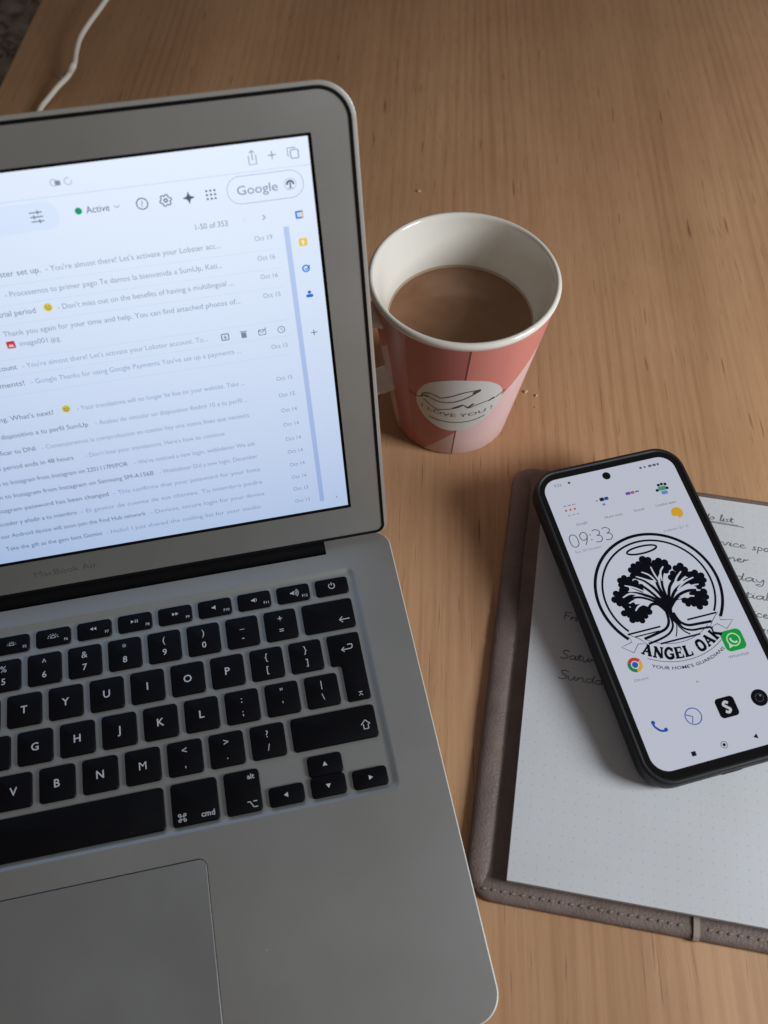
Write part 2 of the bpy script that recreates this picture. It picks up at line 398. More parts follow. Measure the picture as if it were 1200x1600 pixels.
key(11, 12, -P, RH, L2('{', '[')); key(12, 13, -P, RH, L2('}', ']'))
key(-0.5, 1.25, -2*P, RH, lambda f, w_, h_: f.add(text('caps lock', 3.2, -w_/2+2, -5.5, 'L'), LEG))
for i, ch in enumerate('ASDFGHJKL'): key(1.25+i, 2.25+i, -2*P, RH, L1(ch))
for i, (a, b_) in enumerate([(':', ';'), ('"', "'"), ('|', '\\')]): key(10.25+i, 11.25+i, -2*P, RH, L2(a, b_))
key(-0.5, 0.75, -3*P, RH, None); key(0.75, 1.75, -3*P, RH, L2('±', '§'))
for i, ch in enumerate('ZXCVBNM'): key(1.75+i, 2.75+i, -3*P, RH, L1(ch))
for i, (a, b_) in enumerate([('<', ','), ('>', '.'), ('?', '/')]): key(8.75+i, 9.75+i, -3*P, RH, L2(a, b_))
def shift_leg(f, w_, h_):
    x, y = w_/2-5.2, -1.6
    f.add(ribbon([(x-2.1, y+0.2), (x, y+2.3), (x+2.1, y+0.2), (x+1.1, y+0.2), (x+1.1, y-1.9), (x-1.1, y-1.9), (x-1.1, y+0.2)], 0.45, closed=True), LEG)
key(11.75, 14, -3*P, RH, shift_leg)
# L-shaped return key
def enter():
    xr, xl, xm = X0+14*U-G/2, X0+13*U+G/2, X0+13.25*U+G/2
    yt, ym, yb = -P+RH/2, -P-RH/2, -2*P-RH/2
    cx, cy = (xr+xl)/2, (yt+yb)/2
    def loop(d, z):
        pts = [(xm+d, yb+d), (xr-d, yb+d), (xr-d, yt-d), (xl+d, yt-d), (xl+d, ym+d), (xm+d, ym+d)]
        out = []; n_ = len(pts)
        for i in range(n_):
            p, a, b_ = Vector(pts[i]), Vector(pts[i-1]), Vector(pts[(i+1) % n_])
            r = 1.5 if i != 5 else 0.6
            u, v = (a-p).normalized(), (b_-p).normalized()
            for t in range(5):
                t /= 4; q = (1-t)**2*(p+u*r)+2*t*(1-t)*p+t*t*(p+v*r); out.append((q.x-cx, q.y-cy, z))
        return out
    V, F = stack([loop(-0.1, -1.6), loop(0, -0.42), loop(0.14, -0.14)], True, False)
    top = loop(0.42, 0); k = len(V)-len(top)
    V2 = V+top; n_ = len(top)
    for i in range(n_): j = (i+1) % n_; F.append((k+i, k+j, k+n_+j, k+n_+i))
    T = fill([[(x, y) for x, y, z in top]])[1]
    F += [tuple(k+n_+i for i in t) for t in T]
    o = mesh('key', V2, F, KEYM, lap, angle=38); o.location = Vector(D(cx, cy, 0))*S
    f = Flat(); arrow_left(f, -1.6, 9.0, 4.2, 1)
    x, y = 3.4, -14.5
    f.add(ribbon([(x-0.9, y+0.9), (x+0.9, y+0.9)], 0.35), LEG); f.add(ribbon([(x-0.8, y-0.9), (x, y+0.3), (x+0.8, y-0.9)], 0.35), LEG)
    g = f.build('legend', o); g.location = (0, 0, 0.00004)
enter()
# bottom row
YB, HBt = -76.95, 19.0
def corner_txt(a, b_, sym=None, right=True):
    def d(f, w_, h_):
        xx = w_/2-2 if right else -w_/2+2
        if a: f.add(text(a, 3.3, xx, h_/2-4.4, 'R' if right else 'L', bold=0.01), LEG)
        if b_: f.add(text(b_, 3.6, xx, -h_/2+2.3, 'R' if right else 'L', bold=0.01), LEG)
        if sym: sym(f, w_, h_)
    return d
def sym_cmd(f, w_, h_):
    x, y, s = -w_/2+4.4, -h_/2+3.6, 0.85
    for sx in (-1, 1):
        for sy in (-1, 1): f.add(ribbon(circ(x+sx*s*1.35, y+sy*s*1.35, s*0.62, 12), 0.35, closed=True), LEG)
    f.add(ribbon([(x-s*.8, y-s*.8), (x+s*.8, y-s*.8), (x+s*.8, y+s*.8), (x-s*.8, y+s*.8)], 0.35, closed=True), LEG)
def sym_opt(f, w_, h_):
    x, y = w_/2-6.4, -h_/2+3.2
    f.add(ribbon([(x, y+1.3), (x+1.2, y+1.3), (x+2.6, y-1.2), (x+4.4, y-1.2)], 0.4), LEG); f.add(ribbon([(x+2.6, y+1.3), (x+4.4, y+1.3)], 0.4), LEG)
key(-0.5, 0.5, YB, HBt, corner_txt('', 'fn')); key(0.5, 1.5, YB, HBt, corner_txt('', 'ctrl')); key(1.5, 2.5, YB, HBt, corner_txt('alt', ''))
key(2.5, 3.75, YB, HBt, corner_txt('', 'cmd')); key(3.75, 8.75, YB, HBt, None)
key(8.75, 10, YB, HBt, corner_txt('', 'cmd', sym_cmd)); key(10, 11, YB, HBt, corner_txt('alt', '', sym_opt))
def tri(a0, r=1.25):
    return lambda f, w_, h_: f.add(([(r*math.cos(R(a0+120*i)), r*math.sin(R(a0+120*i))) for i in range(3)], [(0, 1, 2)]), LEG)
HA = 8.7
key(11, 12, YB-HBt/2+HA/2, HA, tri(180)); key(13, 14, YB-HBt/2+HA/2, HA, tri(0))
key(12, 13, YB-HBt/2+4.7, 9.4, tri(270)); key(12, 13, YB+HBt/2-4.7, 9.4, tri(90))
# function row
FU = 14.5/14; YF = 15.7; HF = 9.0
def fk(n_, icon):
    def d(f, w_, h_):
        if icon: icon(f)
        f.add(text('F%d' % n_, 2.0, w_/2-1.2, -h_/2+1.5, 'R', bold=0.01), LEG)
    return d
def spk(nw):
    def d(f):
        f.add(([(-1.4, -0.4), (-0.6, -0.4), (0.4, -1.2), (0.4, 1.2), (-0.6, 0.4), (-1.4, 0.4)], [(0, 1, 4, 5), (1, 2, 3, 4)]), LEG)
        for i in range(nw): f.add(ribbon(circ(0.1, 0, 1.1+0.75*i, 8, -50, 50), 0.32), LEG)
    return d
def tris(xs, a0):
    def d(f):
        for x in xs: f.add(([(x+1.0*math.cos(R(a0+120*i)), 0.3+1.0*math.sin(R(a0+120*i))) for i in range(3)], [(0, 1, 2)]), LEG)
    return d
def playpause(f): tris((-1.3,), 0)(f); f.add(ribbon([(0.4, -0.5), (0.4, 1.1)], 0.4), LEG); f.add(ribbon([(1.3, -0.5), (1.3, 1.1)], 0.4), LEG)
def light(big):
    def d(f):
        f.add(ribbon(circ(0, -0.4, 1.1, 10, 0, 180), 0.3), LEG); f.add(ribbon([(-1.3, -0.6), (1.3, -0.6)], 0.3), LEG)
        for a in range(0, 181, 30):
            r0 = 1.9; f.add(ribbon([(r0*math.cos(R(a)), -0.4+r0*0.8*math.sin(R(a))), ((r0+big)*math.cos(R(a)), -0.4+(r0+big)*0.8*math.sin(R(a)))], 0.3), LEG)
    return d
def power(f, w_, h_):
    f.add(ribbon(circ(0, 0.2, 1.5, 18, 125, 415), 0.4), LEG); f.add(ribbon([(0, 0.5), (0, 2.1)], 0.4), LEG)
icons = {1: None, 2: None, 3: None, 4: None, 5: light(0.3), 6: light(0.8), 7: tris((-1.0, 0.6), 180), 8: playpause, 9: tris((-0.8, 0.8), 0), 10: spk(0), 11: spk(1), 12: spk(3)}
key(-0.5, -0.5+FU, YF, HF, lambda f, w_, h_: f.add(text('esc', 3, -w_/2+1.5, -h_/2+1.8, 'L'), LEG))
for i in range(1, 13): key(-0.5+FU*i, -0.5+FU*(i+1), YF, HF, fk(i, icons[i]))
key(14-FU, 14, YF, HF, power)

# lid
AL = 0.3624
lid = mesh('lid_shell', *stack([lv(rr_in((-HX, -20.8, HX, 198.3), (5, 5, 15, 15), d, 12), z) for d, z in ((30, -5.2), (14, -4.9), (6, -4.1), (2.2, -2.6), (0.5, -1.2), (0, -0.5), (0.15, -0.1), (0.45, 0), (3.4, 0))], True, False), [ALU_RIM], lap, angle=50)
th = AL
ey = Vector((0, math.sin(th), math.cos(th))); ex = Vector((1, 0, 0)); ez = ex.cross(ey)   # ez towards the viewer
ml = Matrix((ex, ey, ez)).transposed().to_4x4(); ml.translation = Vector(D(0, 47.49, 22.73))*S
lid.matrix_parent_inverse = Matrix.Identity(4); lid.matrix_local = ml
lb = (-HX, -22.3, HX, 198.3); lr = (6.5, 6.5, 15, 15)
V, F = stack([lv(rr_in(lb, lr, 1.7, 12), -0.1), lv(rr_in(lb, lr, 1.75, 12), 0.5), lv(rr_in(lb, lr, 2.1, 12), 0.7), lv(rr_in(lb, lr, 2.9, 12), 0.6), lv(rr_in(lb, lr, 3.2, 12), 0.1)], False, False)
def lidpart(name, V, F, m, **k):
    o = mesh(name, V, F, m, lap, **k); o.matrix_local = ml; return o
lidpart('gasket', V, F, RUB)
V, F = fill([rr_in(lb, lr, 3.1, 12), rrect(-144.6, -1.35, 144.6, 180.35, 0.6, 2)])
lidpart('bezel', [(x, y, 0.12) for x, y in V], F, ALU)
V, F = stack([lv(rrect(-144.6, -1.35, 144.6, 180.35, 0.6, 2), 0.12), lv(rrect(-144.6, -1.35, 144.6, 180.35, 0.6, 2), -0.5)], False, False)
V2, F2 = fill([rrect(-144.6, -1.35, 144.6, 180.35, 0.6, 2), rrect(-143.25, 0, 143.25, 179, 0.2, 2)])
k = len(V); V += [(x, y, -0.5) for x, y in V2]; F += [tuple(i+k for i in f) for f in F2]
lidpart('screen_border', V, F, RUB)
GA, LO = 1.04, 0.98
BGM = lcd('display_white', (228, 239, 255), GA, LO)
scr = mesh('screen', [(-143.25, 0, -0.5), (143.25, 0, -0.5), (143.25, 179, -0.5), (-143.25, 179, -0.5)], [(0, 1, 2, 3)], BGM, lap); scr.matrix_local = ml
f = Flat(); f.add(text('MacBook Air', 5.2, 0, -11.6, 'C', fit=(-14.2, 16.0)), GREYINK); o = f.build('lettering', lap); o.matrix_local = ml.copy(); o.matrix_local = ml @ Matrix.Translation((0, 0, 0.00016))
inks = {}
def ink(rgb):
    if rgb not in inks: inks[rgb] = lcd('display_ink_%d_%d_%d' % rgb, rgb, GA, LO)
    return inks[rgb]
Z1 = -0.46
def onscreen(name, f): return f.build(name, scr, lambda x, y, z: (x, y, z+Z1))
DK, MD, LT, PL = (84, 94, 114), (130, 142, 164), (164, 178, 204), (192, 208, 238)
def sline(name, s, y, x0, x1, col, size=3.6, bold=0.0):
    f = Flat(); f.add(text(s, size, 0, y, fit=(x0, x1), bold=bold, res=3), ink(col)); return onscreen(name, f)
# toolbar
f = Flat(); f.add(ribbon([(119.9, 174.4), (119.9, 171), (122.7, 171), (122.7, 174.4)], 0.35), ink(MD)); f.add(ribbon([(121.3, 172.6), (121.3, 176.2)], 0.35), ink(MD)); f.add(ribbon([(120.3, 175.2), (121.3, 176.2), (122.3, 175.2)], 0.35), ink(MD)); onscreen('share_icon', f)
f = Flat(); f.add(ribbon([(127.2, 173.6), (130.4, 173.6)], 0.35), ink(MD)); f.add(ribbon([(128.8, 172), (128.8, 175.2)], 0.35), ink(MD), 0.01); onscreen('plus_icon', f)
f = Flat(); f.add(ribbon(rrect(136, 171.4, 139, 174.6, 0.5, 3), 0.35, closed=True), ink(MD)); f.add(ribbon([(135.2, 172.4), (134.9, 172.6), (134.9, 175.4), (137.8, 175.4), (138, 175.1)], 0.35), ink(MD)); onscreen('tabs_icon', f)
f = Flat(); f.add(ribbon(circ(47.2, 173.4, 1.2, 14), 0.3, closed=True), ink(LT)); f.add(fill([rrect(47.6, 172.2, 49.6, 174, 0.3, 2)]), ink(MD), 0.01); onscreen('translate_icon', f)
f = Flat(); f.add(ribbon(circ(52.4, 173.3, 1.3, 16, 60, 370), 0.3), ink(LT)); onscreen('reload_icon', f)
f = Flat(); f.add(fill([[(-143, 168.3), (143, 168.3), (143, 168.5), (-143, 168.5)]]), ink(PL)); onscreen('divider_line', f)
f = Flat(); f.add(fill([rrect(-70, 156.4, 46, 167, 5, 6)]), ink((221, 234, 255))); onscreen('search_bar', f)
f = Flat()
for i, y in enumerate((163.4, 161.7, 160.0)):
    f.add(ribbon([(35.3, y), (40, y)], 0.38), ink(DK), 0.02); q = (38.4, 36.7, 38.4)[i]; f.add(ribbon([(q, y-0.8), (q, y+0.8)], 0.38), ink(DK), 0.03)
onscreen('filter_icon', f)
f = Flat(); f.add(fill([circ(53.2, 161.9, 1.35, 18)]), ink((22, 158, 104))); onscreen('status_dot', f)
sline('text_line', 'Active', 160.6, 56, 64.7, DK, 3.9)
f = Flat(); f.add(ribbon([(66.6, 162.2), (67.6, 161.3), (68.6, 162.2)], 0.3), ink(MD)); onscreen('chevron', f)
f = Flat(); f.add(ribbon(circ(77.1, 161.6, 2.1, 24), 0.42, closed=True), ink(DK)); f.add(text('?', 3.3, 77.1, 160.4, 'C'), ink(DK)); onscreen('help_icon', f)
f = Flat()
cog = []
for i in range(48):
    a = R(i*7.5); rr = 2.25 if (i % 8) < 4 else 1.75; cog.append((86.1+rr*math.cos(a), 161.7+rr*math.sin(a)))
f.add(ribbon(cog, 0.42, closed=True), ink(DK)); f.add(ribbon(circ(86.1, 161.7, 0.62, 14), 0.5, closed=True), ink(DK)); onscreen('settings_icon', f)
f = Flat(); st = []
for i in range(4):
    a = R(90*i); b_ = R(90*i+45); st += [(94.9+2.4*math.cos(a), 161.6+2.4*math.sin(a)), (94.9+0.95*math.cos(b_), 161.6+0.95*math.sin(b_))]
f.add(fill([st]), ink(DK)); onscreen('sparkle_icon', f)
f = Flat()
for i in (-1, 0, 1):
    for j in (-1, 0, 1): f.add(fill([circ(103.5+i*1.55, 161.7+j*1.55, 0.45, 8)]), ink(DK))
onscreen('apps_icon', f)
f = Flat(); f.add(ribbon(rrect(109.8, 156.6, 139.6, 167.2, 5.2, 10), 0.25, closed=True), ink(LT)); onscreen('account_pill', f)
sline('text_line', 'Google', 160.1, 113.6, 129.4, MD, 5.0, 0.0)
f = Flat(); f.add(ribbon(circ(134.4, 161.9, 2.25, 24), 0.22, closed=True), ink(LT)); f.add(ribbon(circ(134.4, 161.9, 1.25, 14, -10, 190), 0.75), ink(DK)); f.add(ribbon([(134.4, 160.2), (134.4, 162.6)], 0.55), ink(DK), 0.01); f.add(ribbon([(133.2, 160.3), (135.6, 160.3)], 0.2), ink(MD), 0.01); onscreen('account_badge', f)
sline('text_line', '1-50 of 353', 148.8, 95.2, 107.9, MD, 3.2)
f = Flat(); f.add(ribbon([(122, 151.2), (122.9, 150.3), (122, 149.4)], 0.35), ink(DK)); onscreen('chevron', f)
f = Flat(); f.add(ribbon([(115, 151.2), (114.1, 150.3), (115, 149.4)], 0.25), ink(PL)); onscreen('chevron', f)
# side panel icons
f = Flat(); f.add(fill([rrect(134.9, 147.9, 138.1, 151.1, 0.4, 2)]), ink((60, 130, 235))); f.add(fill([[(137.5, 147.9), (138.1, 148.4), (138.1, 150.6), (137.5, 150.6)]]), ink((240, 195, 60)), 0.01); f.add(fill([rrect(135.6, 148.6, 137.5, 150.4, 0.1, 1)]), ink((205, 225, 255)), 0.02); onscreen('calendar_icon', f)
f = Flat(); f.add(fill([rrect(135, 136.5, 138.4, 139.8, 0.5, 3)]), ink((246, 204, 74))); f.add(fill([circ(136.7, 138.4, 0.6, 10)]), ink((250, 244, 220)), 0.01); f.add(ribbon([(136.7, 137.1), (136.7, 138)], 0.6), ink((250, 244, 220)), 0.01); onscreen('note_icon', f)
f = Flat(); f.add(ribbon(circ(136.6, 126.8, 1.35, 20, 30, 380), 0.7), ink((70, 150, 235))); f.add(ribbon([(136.0, 126.9), (136.7, 126.2), (138.3, 128)], 0.5), ink((40, 110, 215)), 0.01); onscreen('tasks_icon', f)
f = Flat(); f.add(fill([circ(136.8, 116.2, 0.75, 12)]), ink((50, 110, 215))); f.add(fill([rrect(135.3, 113.9, 138.3, 115.3, 0.6, 3)]), ink((50, 110, 215))); onscreen('contact_icon', f)
f = Flat(); f.add(ribbon([(135.3, 97.4), (138.1, 97.4)], 0.35), ink(DK)); f.add(ribbon([(136.7, 96), (136.7, 98.8)], 0.35), ink(DK), 0.01); onscreen('plus_icon', f)
f = Flat(); f.add(fill([rrect(129.5, 5, 131.7, 145.4, 0.3, 1)]), ink((190, 208, 242))); onscreen('scroll_bar', f)
f = Flat(); f.add(ribbon([(137.6, 5.6), (138.3, 6.3), (137.6, 7)], 0.3), ink(MD)); onscreen('chevron', f)
rows = [
 (140.5, 'Lobster set up.', 12.2, 33, 35, "- You're almost there! Let's activate your Lobster acc...", 103.5, 'Oct 19'),
 (132.2, '', 0, 0, 16.8, '- Procesemos tu primer pago Te damos la bienvenida a SumUp, Kati...', 102.7, 'Oct 16'),
 (124.2, 'trial period', 11.8, 26.3, 35, "- Don't miss out on the benefits of having a multilingual ...", 106.0, 'Oct 16'),
 (115.8, '', 0, 0, 11, 'Thank you again for your time and help. You can find attached photos of...', 107.5, 'Oct 15'),
 (100.8, 'your account', -6, 11.7, 14, "- You're almost there! Let's activate your Lobster account. To...", 91.2, ''),
 (93.0, 'payments!', -3, 12.4, 15.2, "- Google Thanks for using Google Payments You've set up a payments ...", 104.0, 'Oct 15'),
 (77.0, "ending. What's next?", -9, 19.9, 30, '- Your translations will no longer be live on your website. Take ...', 103.1, 'Oct 15'),
 (68.4, 'un dispositivo a tu perfil SumUp', -9, 32.4, 35.5, '- Acabas de vincular un dispositivo Redmi 10 a tu perfil ...', 103.4, 'Oct 15'),
 (60.3, 'verificar tu DNI', -13, 7.2, 10, '- Comenzaremos la comprobacion en cuanto hay una nueva linea que necesita', 102.5, 'Oct 14'),
 (52.5, 'Trial period ends in 48 hours', -16, 21.7, 27, "- Don't lose your translations. Here's how to continue", 90, 'Oct 14'),
 (44.5, 'login to Instagram from Instagram on 2201117PI/POR', -18, 44.1, 47, "- We've noticed a new login, weblobster We ask", 103, 'Oct 14'),
 (37.2, 'login to Instagram from Instagram on Samsung SM-A156B', -20, 54.3, 57, '- Weblobster Did a new login, December', 103, 'Oct 14'),
 (29.6, 'Instagram password has been changed', -21, 31.6, 34, '- This confirms that your password for your Insta', 103, 'Oct 14'),
 (22.1, 'Acceder y añadir a tu miembro', -22, 14.9, 17, '- El gestor de cuenta de tus clientes. Tu miembro podra', 103, 'Oct 14'),
 (14.9, 'Your Android device will soon join the Find Hub network', -24, 45.6, 48, '- Devices, secure login for your device', 103, 'Oct 13'),
 (7.4, 'Take the gift as the gem best Gemini', -22, 22.9, 25, '- Hello! I just shared the mailing list for your studio', 100, 'Oct 13')]
for i, (y, a, xa, xb, xc, s, xd, dt) in enumerate(rows):
    if a: sline('text_line', a, y-0.2, xa, xb, (118, 130, 152), 3.4)
    sline('text_line', s, y-0.2, xc, xd, (150, 163, 190) if i < 4 else (164, 179, 208), 3.3)  # lower rows get paler ink: slant fade of the panel put into colour
    if dt: sline('text_line', dt, y+0.6 if i < 4 else y-0.6, 117.4, 124.6, (154, 168, 196), 2.9)
    sline('text_line', ['Lobster team', 'SumUp', 'Weglot', 'Maria'][i % 4], y-0.2, -86, -66, (118, 130, 152), 3.4)
for y in (105.2, 97.8, 88.6, 128.6, 120.4, 136.8):
    f = Flat(); f.add(fill([[(-90, y), (127, y), (127, y+0.12), (-90, y+0.12)]]), ink((200, 216, 246))); onscreen('divider_line', f)
def emoji(x, y):
    f = Flat(); f.add(fill([circ(x, y, 1.75, 20)]), ink((226, 206, 70)))
    f.add(fill([circ(x-0.6, y+0.3, 0.28, 8)]), ink((120, 90, 30)), 0.01); f.add(fill([circ(x+0.6, y+0.3, 0.28, 8)]), ink((120, 90, 30)), 0.01); f.add(ribbon(circ(x, y-0.1, 0.8, 8, 200, 340), 0.25), ink((120, 90, 30)), 0.01)
    onscreen('emoji', f)
emoji(31.4, 125.6); emoji(25.5, 78.5)
f = Flat(); f.add(fill([rrect(10.9, 110.2, 14.3, 113.4, 0.4, 3)]), ink((214, 60, 58))); f.add(fill([[(11.5, 110.9), (13.7, 110.9), (13.1, 112.1), (12.6, 111.5), (12.1, 112.2)]]), ink((245, 220, 225)), 0.01); onscreen('image_icon', f)
sline('text_line', 'image001.jpg', 110.6, 16, 32, (150, 164, 190), 3.3)
f = Flat(); f.add(ribbon(rrect(97.1, 99.9, 100.1, 102.7, 0.3, 2), 0.5, closed=True), ink(MD)); f.add(ribbon([(98.6, 102), (98.6, 100.6)], 0.5), ink(MD)); f.add(ribbon([(97.9, 101.3), (98.6, 100.5), (99.3, 101.3)], 0.3), ink(MD)); onscreen('archive_icon', f)
f = Flat(); f.add(fill([rrect(105.5, 99.6, 107.7, 102.2, 0.2, 1)]), ink(MD)); f.add(ribbon([(105.1, 102.6), (108.1, 102.6)], 0.4), ink(MD)); onscreen('delete_icon', f)
f = Flat(); f.add(ribbon(rrect(113, 99.8, 116, 102.2, 0.3, 2), 0.35, closed=True), ink(MD)); f.add(ribbon([(113.1, 102), (114.5, 100.9), (116.4, 103)], 0.35), ink(MD)); onscreen('mail_icon', f)
f = Flat(); f.add(ribbon(circ(122.8, 101, 1.5, 20), 0.35, closed=True), ink(MD)); f.add(ribbon([(122.8, 102), (122.8, 101), (123.5, 100.5)], 0.3), ink(MD)); onscreen('clock_icon', f)
sline('text_line', 'Inbox', 150, -86, -76, DK, 3.6)

# ------------------------------------------------------------------ mug
GLZ = mat('white_glaze', (0.76, 0.715, 0.635), 0.12, 0, spec=0.5, vary=(18, 0.02))
def print_mat():
    """flat print round the mug: coral panels above a slanted line, pale pink below it, each split at a seam"""
    m, N, L, b = new_mat('mug_print'); tc = N.new('ShaderNodeTexCoord'); sp = N.new('ShaderNodeSeparateXYZ'); L.new(tc.outputs['Object'], sp.inputs[0])
    def mth(op, a, b2=None):
        x = N.new('ShaderNodeMath'); x.operation = op
        for i, q in enumerate((a, b2)):
            if q is None: continue
            if isinstance(q, (int, float)): x.inputs[i].default_value = q
            else: L.new(q, x.inputs[i])
        return x.outputs[0]
    ang = mth('MULTIPLY', mth('ARCTAN2', sp.outputs['Y'], sp.outputs['X']), 180/math.pi)
    z = mth('MULTIPLY', sp.outputs['Z'], 1000)
    # angle made continuous on the far side: turn by 100 degrees so the seam is at 0
    rel = mth('SUBTRACT', mth('MODULO', mth('ADD', ang, 102+180+360), 360), 180)
    rel = mth('SUBTRACT', rel, mth('MULTIPLY', mth('SUBTRACT', z, 50), 0.030))
    rep = mth('SUBTRACT', mth('MODULO', mth('ADD', rel, 60+360), 120), 60)     # the motif repeats three times round the mug
    line = mth('ADD', mth('MULTIPLY', rep, 0.88), 26)
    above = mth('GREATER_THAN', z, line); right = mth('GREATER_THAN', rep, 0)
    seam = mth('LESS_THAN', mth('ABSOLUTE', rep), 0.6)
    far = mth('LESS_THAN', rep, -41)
    def mixc(f_, a, c):
        x = N.new('ShaderNodeMix'); x.data_type = 'RGBA'; L.new(f_, x.inputs[0])
        for i, q in ((6, a), (7, c)):
            if isinstance(q, tuple): x.inputs[i].default_value = (*q, 1)
            else: L.new(q, x.inputs[i])
        return x.outputs[2]
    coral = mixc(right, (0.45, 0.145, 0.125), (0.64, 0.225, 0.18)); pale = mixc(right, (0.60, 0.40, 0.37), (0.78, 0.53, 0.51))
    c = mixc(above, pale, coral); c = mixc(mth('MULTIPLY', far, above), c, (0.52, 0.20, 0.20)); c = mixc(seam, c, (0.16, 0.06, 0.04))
    L.new(c, b.inputs['Base Color']); b.inputs['Roughness'].default_value = 0.3; b.inputs['Specular IOR Level'].default_value = 0.4
    return m
MP = print_mat()
MH, MR1, MR0 = 104.95, 47.92, 33.41
mug = empty('mug', (218.39, 79.02, 0))
tag(mug, 'coral and pale pink ceramic mug with white oval badge behind the laptop lid', 'mug')
def lathe(name, prof, m, parent, n=96, cap_first=False, cap_last=False, angle=60):
    V = [(r*math.cos(2*math.pi*i/n), r*math.sin(2*math.pi*i/n), z) for r, z in prof for i in range(n)]; F = []
    for k in range(len(prof)-1):
        for i in range(n): j = (i+1) % n; F.append((k*n+i, k*n+j, (k+1)*n+j, (k+1)*n+i))
    if cap_first: F.append(tuple(reversed(range(n))))
    if cap_last: F.append(tuple((len(prof)-1)*n+i for i in range(n)))
    return mesh(name, V, F, m, parent, angle=angle)
def ro(z): return MR0+(MR1-MR0)*z/MH
lathe('body', [(30.5, 1.6), (31.5, 0.3), (32.4, 0.1), (33.2, 1.0), (ro(2), 2.2), (ro(30), 30), (ro(60), 60), (ro(90), 90), (ro(100.6), 100.6)], MP, mug)
lathe('rim', [(ro(100.6), 100.6), (ro(102)+0.5, 102), (ro(103.3)+0.6, 103.4), (ro(104)-0.3, 104.6), (46.6, 105), (45.7, 104.7), (45.1, 103.8), (44.7, 102.4), (43.0, 95), (39.6, 85), (37.4, 76), (34.5, 60), (31.8, 40), (29, 16), (26, 8), (20, 6)], GLZ, mug, cap_last=True)
lathe('coffee_film', [(37.66, 77.6), (37.34, 76.6), (37.1, 76.1)], mat('coffee_film', (0.46, 0.33, 0.21), 0.3), mug)
lathe('bottom', [(30.5, 1.6), (29.8, 3)], GLZ, mug, cap_last=True)
# handle: flattened loop reaching away to the left
V, F = [], []; hp = smooth_path([(44.4, 90), (50, 92.5), (61, 90), (69, 78), (70, 64), (65, 50), (54, 42), (44, 41), (36, 43)], 6); n = 16
for i, (r, z) in enumerate(hp):
    a = hp[max(i-1, 0)]; b_ = hp[min(i+1, len(hp)-1)]; dx, dz = b_[0]-a[0], b_[1]-a[1]; l = math.hypot(dx, dz); nx, nz_ = -dz/l, dx/l
    for k in range(n):
        q = 2*math.pi*k/n; u, v = 4.2*math.cos(q), 8.6*math.sin(q); V.append((r+nx*u, v, z+nz_*u))
for i in range(len(hp)-1):
    for k in range(n): j = (k+1) % n; F.append((i*n+k, i*n+j, (i+1)*n+j, (i+1)*n+k))
F += [tuple(reversed(range(n))), tuple((len(hp)-1)*n+k for k in range(n))]
hd = mesh('handle', V, F, GLZ, mug, smooth=True); hd.rotation_euler = (0, 0, R(186))
# badge and its line drawing, wrapped on the cone
def onmug(off): return lambda t, z, q: ((ro(z)+off+q)*math.cos(R(t)), (ro(z)+off+q)*math.sin(R(t)), z)
bad = smooth_path([(-135.8, 49.5), (-133.9, 58.4), (-126.1, 68.8), (-114.4, 74.5), (-102.7, 76.3), (-88.0, 74.2), (-77.8, 68.3), (-71.3, 60.4), (-70.6, 51.4), (-75.2, 42.0), (-84.3, 33.7), (-95.2, 29.0), (-106.3, 27.5), (-117.3, 29.4), (-127.4, 34.8), (-133.8, 42.3)], 5, True)
# subdivide the badge into rings so that it hugs the curved wall
cx_, cz_ = -103.4, 51.8; V, F = [], []; nb = len(bad); rings = 14
for k in range(rings+1):
    s_ = k/rings
    for t, z in bad: V.append((cx_+(t-cx_)*s_, cz_+(z-cz_)*s_, 0))
for k in range(rings):
    for i in range(nb): j = (i+1) % nb; F.append((k*nb+i, k*nb+j, (k+1)*nb+j, (k+1)*nb+i))
BADM = mat('badge_print', (0.66, 0.64, 0.60), 0.3)
mesh('badge', [onmug(0.12)(*v) for v in V], F, BADM, mug, smooth=True)
INKM = mat('brown_black_print', (0.10, 0.075, 0.065), 0.4)
INK2 = mat('faded_brown_print', (0.20, 0.16, 0.13), 0.4)
def mline(P, wd, closed=False, m=INKM):
    return ribbon([(a*0.70, b_) for a, b_ in smooth_path(P, 8, closed)], wd, closed)
f = Flat()
for P_, wd in [(p_, w0*0.72) for p_, w0 in (([(-131, 54.6), (-130, 58), (-125, 60.2), (-119.8, 59.6), (-115.9, 58.6), (-108.5, 61.6), (-100.1, 65.4), (-91.4, 66.8), (-89.6, 66.2), (-92.5, 63.9), (-98.0, 60.4), (-105.0, 57.0), (-111.8, 55.2), (-118, 55.0), (-123.2, 56.4), (-128.2, 57.2), (-131, 54.6)], 1.0),
              ([(-129.5, 53.3), (-123.4, 49.3), (-118.4, 47.3), (-112.2, 48.6), (-104.5, 50.8), (-99.3, 53.4), (-95.7, 50.6), (-92.0, 52.0), (-85.8, 54.0), (-79.2, 54.9), (-75.0, 56.0), (-68.5, 59.4)], 0.8),
              ([(-143.5, 54.6), (-137.0, 53.0), (-131, 54.8)], 0.8), ([(-107, 50.2), (-103, 52.4), (-99.6, 53.9)], 1.7), ([(-96.4, 50.8), (-93.6, 53.2), (-92, 54.4)], 1.5), ([(-94.2, 64.2), (-91.6, 66.2), (-89.4, 66.9)], 1.8), ([(-81.0, 54.2), (-77.2, 56.4)], 1.5), ([(-129.4, 56.6), (-125, 57)], 1.8))]:
    f.add(mline(P_, wd), INKM)
f.build('swash_drawing', mug, lambda x, z, q: onmug(0.26)(x/0.70, z, 0))
def on_arc(s, size, x0, x1, base):
    V, F = text(s, size, fit=(x0, x1)); return [(x, z+base(x/0.70)) for x, z in V], F
bs = lambda t: 42.0+0.0042*(t+104)**2
